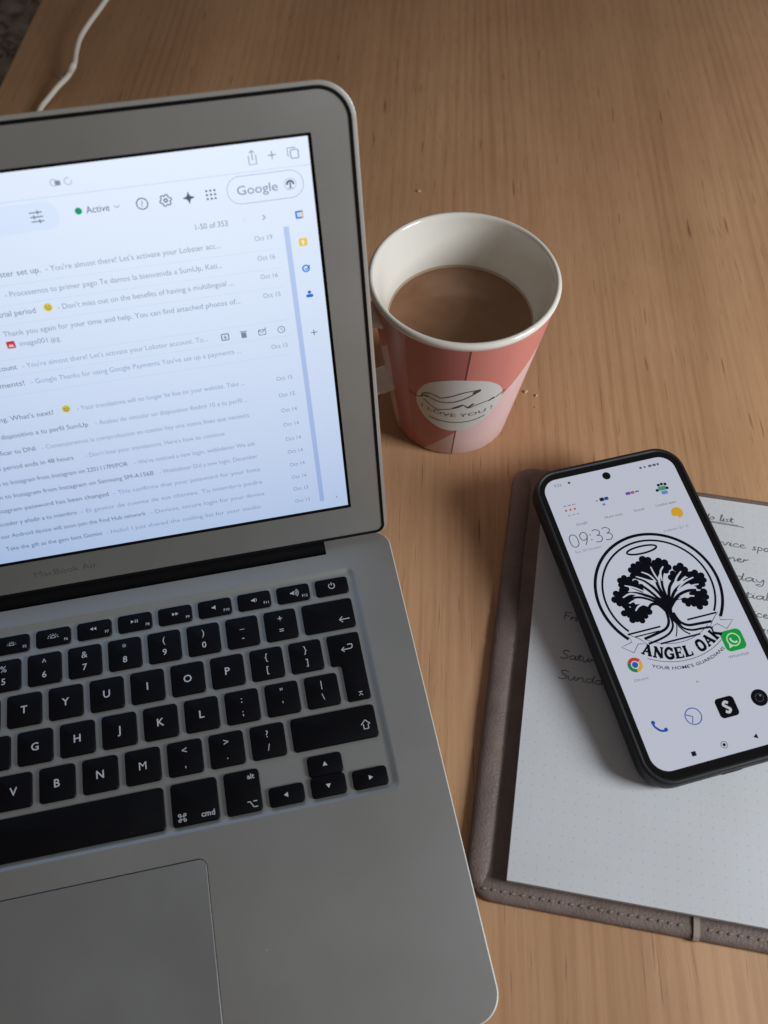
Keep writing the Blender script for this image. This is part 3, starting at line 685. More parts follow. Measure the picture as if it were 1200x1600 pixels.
f = Flat(); f.add(on_arc('I LOVE YOU !', 4.6, -131.5*0.70, -76*0.70, bs), INK2)
f.add(mline([(-125.5, 38.2), (-116.6, 36.9), (-106.4, 36.4), (-96.3, 36.8), (-87.7, 38.2), (-80.8, 40.3)], 0.8), INK2)
f.build('lettering', mug, lambda x, z, q: onmug(0.26)(x/0.70, z, 0))

def coffee_mat():
    m, N, L, b = new_mat('milky_coffee'); tc = N.new('ShaderNodeTexCoord')
    n = N.new('ShaderNodeTexNoise'); n.inputs['Scale'].default_value = 22; n.inputs['Detail'].default_value = 4; n.inputs['Distortion'].default_value = 1.2
    r = N.new('ShaderNodeValToRGB'); e = r.color_ramp.elements; e[0].position = 0.3; e[0].color = (0.25, 0.125, 0.066, 1); e[1].position = 0.75; e[1].color = (0.34, 0.185, 0.105, 1)
    L.new(tc.outputs['Object'], n.inputs['Vector']); L.new(n.outputs['Fac'], r.inputs[0]); L.new(r.outputs[0], b.inputs['Base Color'])
    b.inputs['Roughness'].default_value = 0.10; b.inputs['Specular IOR Level'].default_value = 0.5
    return m
cof = lathe('coffee', [(26, 8.4), (28.6, 16), (31.3, 40), (34.1, 60), (36.9, 75.6), (37.35, 76.35), (36.6, 76.0), (20, 75.95)], coffee_mat(), None, cap_first=True, cap_last=True)
put(cof, 218.39, 79.02, 0.0); tag(cof, 'milky brown coffee filling the pink mug about two thirds', 'coffee')

# ------------------------------------------------------------------ notebook
PA = R(-21.8)
nb_ = empty('notebook', (177.04, -182.08, 0), (0, 0, PA))
tag(nb_, 'open taupe leather notebook with dotted white page under the phone', 'notebook')
LTH = mat('taupe_leather', (0.170, 0.122, 0.102), 0.52, 0, bump=(900, 0.5, 0.0006), vary=(60, 0.22), rvary=(120, 0.1), spec=0.4)
LTH2 = mat('stitch_thread', (0.21, 0.155, 0.125), 0.7)
cb = (-17.5, -8.6, 152, 222.5); cr = (13, 6, 6, 13)
V, F = stack([lv(rr_in(cb, cr, d, 10), z) for d, z in ((2, 0.2), (0.6, 0.4), (0, 1.1), (0.25, 1.9), (1.0, 2.6), (2.4, 3.05), (4.5, 3.2), (6.2, 3.05), (8.5, 3.0))])
mesh('cover', V, F, LTH, nb_, smooth=True)
# spine: long soft roll with creases
V, F = [], []; ys = [-3+i*(220/150) for i in range(151)]; n = 18
cre = [(31, 0.55), (58, 0.8), (84, 0.35), (112, 0.95), (129, 0.7), (147, 0.5), (176, 0.6)]
for i, y in enumerate(ys):
    e = min(1, (i+0.3)/9, (150-i+0.3)/9); e = math.sqrt(max(0.02, 1-(1-e)**2))
    s_ = 1-sum(a*0.12*math.exp(-((y-c)/0.9)**2) for c, a in cre)+0.02*nz.noise(Vector((y/9, 0, 0)))
    for k in range(n):
        a = 2*math.pi*k/n; V.append((-12.0+0.5*nz.noise(Vector((y/30, 2, 0)))+5.3*s_*e*math.cos(a), y, 2.6+1.9*s_*e*math.sin(a)))
for i in range(150):
    for k in range(n): j = (k+1) % n; F.append((i*n+k, (i+1)*n+k, (i+1)*n+j, i*n+j))
F += [tuple(range(n)), tuple(reversed([150*n+k for k in range(n)]))]
mesh('spine', V, F, LTH, nb_, smooth=True)
# stitches along the lower edge
V, F = stack([[(x*0.75, y*0.75, z-0.1) for x, y, z in lv(circ(0, 0, 1.15, 8, ry=0.5), 0)], lv(circ(0, 0, 1.3, 8, ry=0.6), 0.15), [(x*0.6, y*0.6, 0.42) for x, y, z in lv(circ(0, 0, 1.3, 8, ry=0.6), 0)]])
st_me = None
for i in range(37):
    x = -9+i*4.15
    if 77 < x < 84.5: continue
    if st_me is None: o = mesh('stitch', V, F, LTH2, nb_, smooth=True); st_me = o.data
    else: o = bpy.data.objects.new('stitch', st_me); COL.objects.link(o); o.parent = nb_
    put(o, x, -4.0+random.uniform(-0.15, 0.15), 3.15, (0, 0, R(14+random.uniform(-6, 6))))
V, F = stack([lv(rrect(-144+144, 0, 148, 0, 0.1, 1), 0)]*2) if False else ([], [])
# elastic loop over the edge
V, F = [], []
pr = [(1.0, 3.2), (-3, 3.4), (-7.6, 2.9), (-9.0, 1.8), (-9.1, 0.9), (-8.6, 0.15)]
for y, z in pr: V += [(79.6, y, z), (79.6, y, z+0.6), (82.2, y, z+0.6), (82.2, y, z)]
for i in range(len(pr)-1):
    for k in range(4): j = (k+1) % 4; F.append((i*4+k, i*4+j, (i+1)*4+j, (i+1)*4+k))
F += [(3, 2, 1, 0), tuple(range(len(pr)*4-4, len(pr)*4))]
mesh('elastic_loop', V, F, mat('beige_elastic', (0.30, 0.25, 0.20), 0.5), nb_)
# paper
def paper():
    m, N, L, b = new_mat('dotted_paper'); tc = N.new('ShaderNodeTexCoord')
    mp = N.new('ShaderNodeMapping'); mp.inputs['Location'].default_value = (0.0005, 0.0002, 0); v = N.new('ShaderNodeVectorMath'); v.operation = 'SCALE'; v.inputs['Scale'].default_value = 1/0.005
    fr = N.new('ShaderNodeVectorMath'); fr.operation = 'FRACTION'; su = N.new('ShaderNodeVectorMath'); su.operation = 'SUBTRACT'; su.inputs[1].default_value = (0.5, 0.5, 0)
    mu = N.new('ShaderNodeVectorMath'); mu.operation = 'MULTIPLY'; mu.inputs[1].default_value = (1, 1, 0); ln = N.new('ShaderNodeVectorMath'); ln.operation = 'LENGTH'
    L.new(tc.outputs['Object'], mp.inputs[0]); L.new(mp.outputs[0], v.inputs[0]); L.new(v.outputs[0], fr.inputs[0]); L.new(fr.outputs[0], su.inputs[0]); L.new(su.outputs[0], mu.inputs[0]); L.new(mu.outputs[0], ln.inputs[0])
    r = N.new('ShaderNodeValToRGB'); e = r.color_ramp.elements; e[0].position = 0.05; e[0].color = (0.47, 0.475, 0.50, 1); e[1].position = 0.085; e[1].color = (0.59, 0.595, 0.605, 1)
    L.new(ln.outputs['Value'], r.inputs[0])
    n = N.new('ShaderNodeTexNoise'); n.inputs['Scale'].default_value = 30; n.inputs['Detail'].default_value = 5
    r2 = N.new('ShaderNodeValToRGB'); e = r2.color_ramp.elements; e[0].position = 0.3; e[0].color = (0.95, 0.95, 0.95, 1); e[1].position = 0.7; e[1].color = (1, 1, 1, 1)
    mx = N.new('ShaderNodeMix'); mx.data_type = 'RGBA'; mx.blend_type = 'MULTIPLY'; mx.inputs[0].default_value = 1
    L.new(tc.outputs['Object'], n.inputs[0]); L.new(n.outputs['Fac'], r2.inputs[0]); L.new(r.outputs[0], mx.inputs[6]); L.new(r2.outputs[0], mx.inputs[7]); L.new(mx.outputs[2], b.inputs['Base Color'])
    b.inputs['Roughness'].default_value = 0.8
    bp = N.new('ShaderNodeBump'); bp.inputs['Strength'].default_value = 0.15; bp.inputs['Distance'].default_value = 0.0003; n2 = N.new('ShaderNodeTexNoise'); n2.inputs['Scale'].default_value = 700
    L.new(tc.outputs['Object'], n2.inputs[0]); L.new(n2.outputs['Fac'], bp.inputs['Height']); L.new(bp.outputs[0], b.inputs['Normal'])
    return m
PAP = paper()
EDGE = mat('page_edges', (0.5, 0.49, 0.47), 0.85)
pb = (0, 0, 148, 215)
def pz(x, y): return 0.35*nz.noise(Vector((x/60, y/70, 4)))
V, F = [], []; nx_, ny_ = 30, 42
for i in range(nx_+1):
    for j in range(ny_+1):
        x, y = 148*i/nx_, 215*j/ny_; V.append((x, y, 8+pz(x, y)))
for i in range(nx_):
    for j in range(ny_): a = i*(ny_+1)+j; F.append((a, a+ny_+1, a+ny_+2, a+1))
mesh('page', V, F, PAP, nb_, smooth=True)
V, F = stack([lv(rr_in(pb, 0.4, 0.25, 2), 3.1), lv(rr_in(pb, 0.4, 0.05, 2), 5), lv(rr_in(pb, 0.4, 0.3, 2), 6), lv(rr_in(pb, 0.4, 0.02, 2), 7.45)])
mesh('page_block', V, F, EDGE, nb_)

# handwriting: simple joined-up strokes
GL = {
 'S': (0.95, [[(0.95, 1.75), (0.6, 1.95), (0.2, 1.7), (0.35, 1.2), (0.8, 0.75), (0.7, 0.2), (0.25, 0.0), (-0.05, 0.25)]]),
 'F': (0.9, [[(0.1, 0), (0.12, 1.9)], [(0.05, 1.9), (0.95, 1.85)], [(0.12, 1.05), (0.7, 1.0)]]),
 'a': (0.95, [[(0.75, 0.85), (0.45, 1.0), (0.1, 0.6), (0.25, 0.05), (0.6, 0.3), (0.78, 0.95), (0.75, 0.2), (1.0, 0.08)]]),
 't': (0.6, [[(0.05, 0.1), (0.3, 1.5), (0.28, 0.2), (0.6, 0.1)], [(0.0, 1.05), (0.65, 1.1)]]),
 'u': (0.9, [[(0.05, 0.9), (0.1, 0.2), (0.4, 0.05), (0.7, 0.9), (0.7, 0.2), (0.92, 0.08)]]),
 'r': (0.6, [[(0.05, 0.1), (0.15, 0.9), (0.2, 0.6), (0.5, 0.95), (0.62, 0.8)]]),
 'n': (0.9, [[(0.05, 0.05), (0.12, 0.9), (0.15, 0.5), (0.5, 0.98), (0.68, 0.6), (0.68, 0.1), (0.92, 0.1)]]),
 'd': (0.95, [[(0.7, 0.85), (0.4, 0.98), (0.1, 0.55), (0.25, 0.05), (0.62, 0.3), (0.85, 1.9), (0.75, 0.3), (0.98, 0.08)]]),
 'y': (0.9, [[(0.08, 0.95), (0.2, 0.3), (0.5, 0.25), (0.75, 0.95), (0.72, -0.4), (0.45, -0.85), (0.1, -0.6), (0.5, -0.25)]]),
 'i': (0.4, [[(0.05, 0.1), (0.2, 0.9), (0.2, 0.15), (0.42, 0.1)], [(0.22, 1.35), (0.27, 1.38)]]),
 'c': (0.75, [[(0.65, 0.85), (0.35, 0.98), (0.08, 0.5), (0.3, 0.05), (0.75, 0.2)]]),
 'e': (0.75, [[(0.05, 0.4), (0.5, 0.65), (0.45, 0.98), (0.15, 0.75), (0.15, 0.2), (0.45, 0.02), (0.78, 0.25)]]),
 'v': (0.7, [[(0.02, 0.9), (0.28, 0.05), (0.6, 0.95), (0.75, 0.9)]]),
 's': (0.7, [[(0.55, 0.9), (0.2, 0.85), (0.35, 0.5), (0.5, 0.15), (0.05, 0.05)]]),
 'p': (0.9, [[(0.1, -0.9), (0.18, 0.9), (0.3, 0.95), (0.7, 0.8), (0.65, 0.2), (0.25, 0.1)]]),
 'l': (0.4, [[(0.05, 0.1), (0.35, 1.8), (0.18, 1.9), (0.18, 0.2), (0.45, 0.08)]]),
 'f': (0.5, [[(0.05, 0.1), (0.4, 1.6), (0.3, 1.9), (0.15, 1.2), (0.1, -0.6), (0.3, -0.5), (0.15, 0.1), (0.5, 0.3)]]),
 'o': (0.8, [[(0.4, 0.95), (0.08, 0.5), (0.35, 0.02), (0.7, 0.5), (0.4, 0.95), (0.8, 0.85)]]),
 ' ': (0.8, [])}
PEN = mat('pen_ink', (0.15, 0.15, 0.165), 0.6, vary=(300, 0.5))
def write(s, x, y, xh, x1=None, slope=0.0):
    tot = sum(GL[c][0] for c in s); k = (x1-x)/tot if x1 else xh
    f = Flat(); px = x
    for c in s:
        for st_ in GL[c][1]:
            P_ = [(px+a*k+b_*xh*0.12+random.uniform(-.08, .08), y+(px+a*k-x)*slope+b_*xh+random.uniform(-.08, .08)) for a, b_ in st_]
            f.add(ribbon(smooth_path(P_, 6), random.uniform(0.42, 0.6)), PEN, random.uniform(0, 0.02))
        px += GL[c][0]*k
    return f.build('handwriting', nb_, lambda a, b_, q: (a, b_, 8.05+pz(a, b_)+q))
write('Friday', 15.7, 127.6, 2.2, 33)
write('Saturday', 15.5, 106.3, 2.3, 44)
write('Sunday', 15.2, 95.6, 2.3, 41)
write('to do list', 78, 200.9, 2.0, 101.5)
f = Flat(); f.add(ribbon([(86, 200.0), (104, 199.6)], 0.45), PEN); f.add(ribbon([(88.5, 199.2), (107, 198.9)], 0.45), PEN); f.build('underline', nb_, lambda a, b_, q: (a, b_, 8.06+pz(a, b_)))
write('service', 86, 185.7, 2.2, 107.4); write('spa on', 110.6, 185.5, 2.2, 129)
write('diner', 92, 176.8, 2.2, 108.2)
write('friday', 92, 165.9, 2.3, 116.4)
write('initial', 97, 156.2, 2.2, 118); write('prices', 103, 145.9, 2.2, 120); write('cost', 109, 137.6, 2.1, 120)

# ------------------------------------------------------------------ phone (display corner at its origin)
PT = R(5.0)
ph = empty('phone', (251.75, -155.4, 19.5), (PT, 0, R(3.1)))
ph.rotation_mode = 'XYZ'
tag(ph, 'smartphone in black case lying on the notebook, tree logo on its screen', 'phone')
CASE = mat('black_case', (0.010, 0.011, 0.013), 0.5, 0, bump=(1500, 0.2, 0.0002), rvary=(60, 0.1), spec=0.4)
GLASS = mat('phone_glass', (0.004, 0.004, 0.005), 0.08, 0, spec=0.5)
pbx = (-5.3, -6.4, 77.4, 158.9)
V, F = stack([lv(rr_in(pbx, 14, d, 12), z) for d, z in ((5.0, -10.9), (2.4, -10.6), (0.8, -9.6), (0.15, -7.8), (0.0, -5), (0.1, -1.6), (0.4, -0.1), (1.0, 0.55), (1.9, 0.6), (2.5, 0.2), (2.7, -0.3))])
mesh('case', V, F, CASE, ph, smooth=True)
V, F = stack([lv(rr_in((-2.9, -4.0, 75.0, 156.5), 11.5, d, 12), z) for d, z in ((0, -0.35), (0.1, -0.1), (0.5, -0.03))])
mesh('glass', V, F, GLASS, ph, smooth=False)
V, F = stack([lv(rrect(8, 118, 36, 150, 6), -10.5), lv(rrect(8, 118, 36, 150, 6), -12.2), lv(rrect(9, 119, 35, 149, 5.5), -12.8)][::-1])
mesh('camera_bump', V, F, CASE, ph, angle=40)
V, F = stack([lv(circ(36, 92, 9, 32), -10.6), lv(circ(36, 92, 9, 32), -14), lv(circ(36, 92, 19, 32), -14.8), lv(circ(36, 92, 19, 32), -17.4), lv(circ(36, 92, 18, 32), -17.9)][::-1])
mesh('grip', V, F, CASE, ph, angle=40)
V, F = stack([[(x, -6.55, z) for x, z in rrect(31, -7.5, 41, -4.2, 1.6, 5)], [(x, -6.3, z) for x, z in rrect(30.8, -7.7, 41.2, -4.0, 1.7, 5)]][::-1])
mesh('port_cutout', V, F, RUB, ph)
PG = 0.68
def pink_(rgb):
    k_ = ('p', rgb)
    if k_ not in inks: inks[k_] = lcd('phone_pixel_%d_%d_%d' % rgb, rgb, PG)
    return inks[k_]
WH = (216, 220, 236)
V, F = fill([rrect(0, 0, 72.1, 152.9, 8.0, 12)])
ps = mesh('screen', [(x, y, 0.0) for x, y in V], F, pink_(WH), ph)
def onph(name, f): return f.build(name, ps, lambda x, y, z: (x, y*0.992, z+0.03))
BK = (4, 6, 18)
f = Flat(); f.add(fill([circ(34.9, 149.9, 2.2, 24)]), GLASS); onph('camera_hole', f)
f = Flat(); f.add(text('9:33', 2.3, 6.2, 149.7, 'L'), pink_((120, 124, 140))); f.add(fill([circ(14.4, 150.6, 0.75, 10)]), pink_((90, 94, 110))); onph('status_text', f)
f = Flat()
for x, w_ in ((53.5, 0.9), (56, 0.6), (58.5, 1.3), (61, 1.2), (63.3, 0.8)): f.add(fill([rrect(x, 149.4, x+w_*1.5, 150.7, 0.2, 1)]), pink_((105, 108, 124)))
onph('status_icons', f)
# folders
f = Flat()
for i in range(3):
    f.add(fill([rrect(6.6+i*2.4, 134.9, 7.7+i*2.4, 135.9, 0.3, 2)]), pink_((206, 66, 78))); f.add(fill([rrect(6.6+i*2.4, 137.7, 8.2+i*2.4, 138.3, 0.1, 1)]), pink_((170, 150, 165))); f.add(fill([rrect(7+i*2.4, 132.1, 8.6+i*2.4, 132.6, 0.1, 1)]), pink_((165, 165, 180)))
onph('app_folder', f)
f = Flat(); f.add(fill([rrect(26.2, 136.2, 28.6, 138.2, 0.4, 2)]), pink_((34, 40, 70))); f.add(fill([rrect(28.8, 136.3, 31, 138.1, 0.4, 2)]), pink_((40, 86, 170))); f.add(fill([rrect(26.6, 133.6, 28.2, 134.8, 0.3, 1)]), pink_((140, 146, 176))); f.add(fill([rrect(24, 136.6, 25.2, 137.4, 0.2, 1)]), pink_((150, 154, 172))); onph('app_folder', f)
f = Flat(); f.add(fill([rrect(40.6, 136.4, 43.2, 138, 0.4, 2)]), pink_((96, 88, 178))); f.add(fill([rrect(43.4, 136.4, 45.4, 138, 0.4, 2)]), pink_((206, 92, 138))); f.add(fill([rrect(45.8, 136.8, 48, 137.7, 0.3, 2)]), pink_((120, 112, 176))); onph('app_folder', f)
f = Flat(); f.add(fill([rrect(58.2, 134.6, 62.6, 137.0, 0.6, 2)]), pink_((78, 168, 134))); f.add(fill([rrect(59, 132.2, 62.4, 134.2, 0.5, 2)]), pink_((92, 160, 226)))
for x, y in ((57.2, 134.6), (62.8, 134.8), (60.8, 137.6), (59, 137.4), (62.6, 137.2)): f.add(fill([circ(x+0.2, y+0.6, 0.85, 10)]), pink_((24, 28, 40)), 0.01)
onph('app_folder', f)
for s, x0, x1, y in (('Google', 9.4, 15.4, 125.9), ('Work tools', 24.8, 34.6, 126.1), ('Social', 41.0, 46.6, 126.2), ('Useful apps', 53.2, 64.2, 126.2)):
    f = Flat(); f.add(text(s, 2.0, 0, y, fit=(x0, x1)), pink_((116, 118, 134))); onph('app_name', f)
def bigdigit(f, ch, x, y, w_, h_):
    D_ = {'0': [[(0, .5), (.1, .85), (.5, 1), (.9, .85), (1, .5), (.9, .15), (.5, 0), (.1, .15), (0, .5)]],
          '9': [[(.95, .7), (.8, .95), (.45, 1), (.1, .85), (.05, .6), (.25, .4), (.6, .4), (.9, .6), (.95, .75)], [(.95, .72), (.75, .35), (.4, 0)]],
          '3': [[(.05, .95), (.5, 1), (.9, .8), (.75, .58), (.4, .53)], [(.4, .53), (.85, .45), (.95, .2), (.6, 0), (.05, .05)]]}
    for s in D_[ch]: f.add(ribbon(smooth_path([(x+a*w_, y+b_*h_) for a, b_ in s], 6), 0.48), pink_((100, 104, 122)))
f = Flat()
for ch, x in (('0', 3.0), ('9', 8.6), ('3', 15.6), ('3', 20.9)): bigdigit(f, ch, x, 114.6, 4.2, 7.0)
for y in (116.6, 119.4): f.add(fill([circ(14.1, y, 0.35, 8)]), pink_((70, 74, 92)))
onph('clock_digits', f)
f = Flat(); f.add(text('Sun, 20 October', 2.0, 0, 111.3, fit=(3.4, 17.5)), pink_((140, 142, 158))); onph('date_text', f)
f = Flat(); f.add(fill([circ(62.2, 120.6, 3.1, 24)]), pink_((238, 180, 44))); f.add(fill([rrect(58.4, 116.9, 62.0, 118.9, 0.9, 4)]), pink_(WH), 0.01); onph('weather_icon', f)
f = Flat(); f.add(text('Lisbon 21 C', 1.9, 0, 111.6, fit=(51.5, 65)), pink_((140, 142, 158))); onph('weather_text', f)
# badge artwork
CX_, CY_ = 35.9, 82.4
f = Flat()
def arcpts(r, a0, a1, n_=70): return [(CX_+r*math.cos(R(a0+(a1-a0)*i/(n_-1))), CY_+r*math.sin(R(a0+(a1-a0)*i/(n_-1)))) for i in range(n_)]
f.add(ribbon(arcpts(31.0, -40, 220), 1.55), pink_(BK)); f.add(ribbon(arcpts(27.5, -37, 216), 1.05), pink_(BK))
onph('ring_emblem', f)
f = Flat(); f.add(ribbon(circ(36.3, 105.2, 7.9, 40, ry=1.95), 1.0, closed=True), pink_(BK)); onph('halo_emblem', f)
f = Flat(); zz = [0.0]
def blob(P_, bump=True):
    """leafy mass: outline plus rounded lobes along it"""
    zz[0] += 0.002; f.add(fill([smooth_path(P_, 3, True)]), pink_(BK), zz[0])
def lobes(L_):
    for x, y, r in L_: zz[0] += 0.0006; f.add(fill([circ(x, y, r*1.3, 12)]), pink_(BK), zz[0])
blob([(26.5, 91.5), (26.8, 95.4), (29.5, 97.2), (32.6, 97.8), (35, 99.6), (37.2, 98.8), (39.6, 96.2), (42.0, 96.8), (45.2, 94.8), (45.4, 92.4), (43.0, 90.6), (40.6, 91.4), (37.4, 88.4), (34.6, 88.4), (30.0, 91.2)])
lobes([(26.6, 92.8, 1.3), (26.9, 96.0, 1.3), (29.0, 97.7, 1.3), (31.8, 98.2, 1.3), (34.8, 100.0, 1.6), (37.4, 99.2, 1.3), (39.8, 97.0, 1.2), (42.2, 97.4, 1.4), (44.8, 95.8, 1.4), (45.4, 93.0, 1.4), (43.6, 91.4, 1.2)])
blob([(28.2, 83.2), (25, 85.6), (21.6, 88.4), (19.0, 88.9), (19.0, 91.8), (21.4, 92.6), (24.4, 91.4), (26.9, 88.6), (28.8, 86.0)])
lobes([(19.2, 89.6, 1.3), (19.6, 92.0, 1.3), (22.0, 93.0, 1.2), (24.3, 91.6, 1.2), (26.6, 89.2, 1.2), (28.4, 86.6, 1.1)])
blob([(18.2, 87.0), (14.9, 86.2), (13.9, 84.0), (12.6, 82.8), (14.8, 80.8), (16.2, 79.2), (19.4, 79.4), (23.4, 80.3), (21, 82), (24, 83), (22, 85)])
lobes([(15.0, 86.0, 1.3), (13.2, 83.2, 1.4), (14.8, 80.8, 1.3), (16.8, 79.0, 1.2), (19.2, 79.6, 1.2), (18.6, 87.0, 1.3), (20.8, 87.2, 1.2)])
blob([(28, 75.0), (27.2, 72.2), (24.0, 72.0), (22.0, 69.8), (19.9, 71.0), (17.9, 71.2), (17.4, 73.4), (15, 75.2), (16.6, 76.6), (20.2, 77.8), (22.6, 78.4), (25.2, 77.4)])
lobes([(27.0, 73.2, 1.3), (24.4, 71.6, 1.2), (22.0, 69.8, 1.2), (19.8, 71.0, 1.2), (17.6, 71.2, 1.3), (17.0, 73.8, 1.1), (15.0, 75.4, 1.3), (17.4, 77.2, 1.2), (20.6, 78.4, 1.2)])
blob([(44.2, 86.4), (44.4, 88.2), (47.6, 89.2), (49.2, 91.8), (52.2, 92.2), (53.0, 90.0), (53.2, 87.4), (50, 85.8), (47.4, 84.6)])
lobes([(44.6, 87.4, 1.3), (46.4, 89.3, 1.2), (49.0, 91.4, 1.4), (51.6, 92.2, 1.4), (53.0, 89.8, 1.3), (53.2, 87.2, 1.3)])
blob([(53.0, 85.6), (56.6, 86.6), (59.6, 84.8), (60.0, 82.6), (58.8, 80.8), (56.4, 79.4), (53.6, 80.4), (51.6, 82.6), (49.6, 84.4)])
lobes([(55.0, 86.6, 1.3), (57.2, 87.0, 1.3), (59.6, 84.8, 1.3), (59.8, 82.2, 1.2), (58.2, 80.2, 1.2), (56.0, 79.4, 1.2)])
blob([(50.0, 77.8), (54.4, 77.6), (57.4, 76.4), (57.4, 74.0), (55.4, 72.6), (54.8, 70.4), (51.4, 70.0), (49.8, 71.4), (46.4, 72.6), (46.4, 74.8), (49.6, 75.6)])
lobes([(57.2, 76.4, 1.4), (57.2, 73.6, 1.2), (55.2, 71.0, 1.5), (52.0, 69.6, 1.3), (49.8, 71.6, 1.2), (47.0, 72.2, 1.1), (45.8, 74.2, 1.0)])
lob2 = f
# trunk and limbs
blob([(33.6, 79.6), (36.6, 77.6), (38.6, 78.2), (40.0, 77.6), (39.6, 74.0), (38.0, 70.6), (38.6, 67.2), (39.6, 63.6), (37.8, 63.2), (36.2, 66.4), (35.6, 70.4), (34.4, 73.8), (31.0, 77.0)])
for P_, w_ in (([(36, 74), (33, 80.5), (29.0, 86.5), (24.5, 88.8)], 0.8), ([(35.4, 75), (31, 80.0), (25.0, 83.6), (19.5, 84.8)], 0.9), ([(35, 74), (30, 78.8), (24.5, 81.6), (18, 81.6)], 0.7), ([(37.0, 75), (35.2, 82), (31.5, 88.6), (27.6, 91.6)], 0.9), ([(38.0, 76), (36.6, 84), (37.2, 90.0), (37.2, 95)], 0.9), ([(38.4, 76), (38.6, 84), (40.8, 89.8), (43.8, 92.4)], 0.8), ([(38.6, 76), (41.6, 82.5), (45.4, 86.0), (50.4, 88.8)], 0.9), ([(38.8, 75), (43.5, 80.2), (49, 82.6), (55.5, 83.4)], 0.9), ([(38.8, 74), (44, 77.6), (49.6, 78.8), (54, 78.0)], 0.9), ([(38.4, 73), (42.6, 76.2), (46.6, 75.2), (48.4, 73.4)], 0.9), ([(35.4, 71), (32.8, 75.6), (29.6, 76.4), (27.4, 74.6)], 0.9)):
    zz[0] += 0.001; f.add(ribbon(smooth_path(P_, 6), w_*1.7), pink_(BK), zz[0])
# light veins cut through the leafy masses
for P_, w_ in (([(31.4, 93.8), (34.6, 91.2), (36.6, 87.0)], 0.7), ([(37.0, 95.4), (37.2, 91.6), (38.0, 87.4)], 0.75), ([(43.2, 94.0), (40.6, 91.4), (39.6, 86.8)], 0.8), ([(27.8, 92.2), (31.6, 89.6), (34.4, 85.8)], 0.7), ([(20.6, 89.0), (25, 86.6), (29.6, 82.8)], 0.7), ([(17.4, 83.2), (22, 84.2), (27.4, 81.4)], 0.8), ([(19.2, 79.6), (23, 80.4), (27, 79.2)], 0.7), ([(20.8, 75.2), (23.4, 77.2), (27.6, 77.6)], 0.8), ([(50.8, 89.4), (46.8, 86.2), (43.6, 81.6)], 0.8), ([(55.4, 84.8), (50.0, 83.6), (45.0, 80.6)], 0.8), ([(56.4, 80.8), (52, 80.8), (46.5, 79.6)], 0.7), ([(51.8, 75.4), (47.6, 76.4), (43.6, 76.0)], 0.8)):
    f.add(ribbon(smooth_path(P_, 6), w_*1.15, taper=True), pink_(WH), zz[0]+0.01)
onph('tree_emblem', f)
f = Flat()
for P_, w_ in (([(35.2, 72), (34.4, 66.5), (31.6, 63.2), (26, 61.8), (19.5, 60.8)], 0.75), ([(36.2, 69.5), (35.4, 63.8), (32.0, 60.4), (26.5, 58.8), (20.5, 58.0)], 0.6), ([(38.2, 70), (39.4, 65.0), (42.6, 62.2), (48, 61.6), (54.5, 61.2)], 0.75), ([(38.2, 65.5), (39.8, 61.4), (43.4, 59.4), (48, 59.0), (53.0, 58.6)], 0.6), ([(37.4, 63.8), (36.0, 60.4), (34.6, 58.2)], 0.3), ([(37.8, 63.2), (39.6, 59.8), (41.8, 57.6)], 0.4)):
    f.add(ribbon(smooth_path(P_, 6), w_*1.8), pink_(BK))
for a, b_, w_ in (((12.6, 64.8), (29.4, 64.8), 0.55), ((15.5, 62.8), (28, 62.8), 0.4), ((43.3, 64.8), (58.6, 64.8), 0.55), ((26, 56.6), (46.5, 56.6), 0.55)): f.add(ribbon([a, b_], w_*1.6), pink_(BK), 0.003)
onph('roots_emblem', f)
def bend(r0, V):
    out = []
    for s, t in V: a = -math.pi/2+s/r0; rr = r0-t; out.append((CX_+0.2+rr*math.cos(a), CY_+rr*math.sin(a)))
    return out
f = Flat(); GR = (78, 80, 96)
def ban(P_): f.add(ribbon(P_, 0.4, closed=True), pink_(GR))
ban([(12.5, 65.0), (13.0, 60.8), (7.2, 59.6), (12.0, 55.6), (15.6, 59.2), (19.8, 58.2), (17.2, 61.4)]); ban([(59.4, 65.0), (59.0, 60.8), (64.8, 59.4), (60.0, 55.8), (56.6, 59.4), (52.2, 58.2), (55.0, 61.4)])
f.add((bend(27.4, ribbon([(-17+i*1.7, 0) for i in range(21)], 0.3)[0]), ribbon([(-17+i*1.7, 0) for i in range(21)], 0.3)[1]), pink_(GR)); f.add((bend(36.4, ribbon([(-20+i*2, 0) for i in range(21)], 0.3)[0]), ribbon([(-20+i*2, 0) for i in range(21)], 0.3)[1]), pink_(GR))
onph('banner_emblem', f)
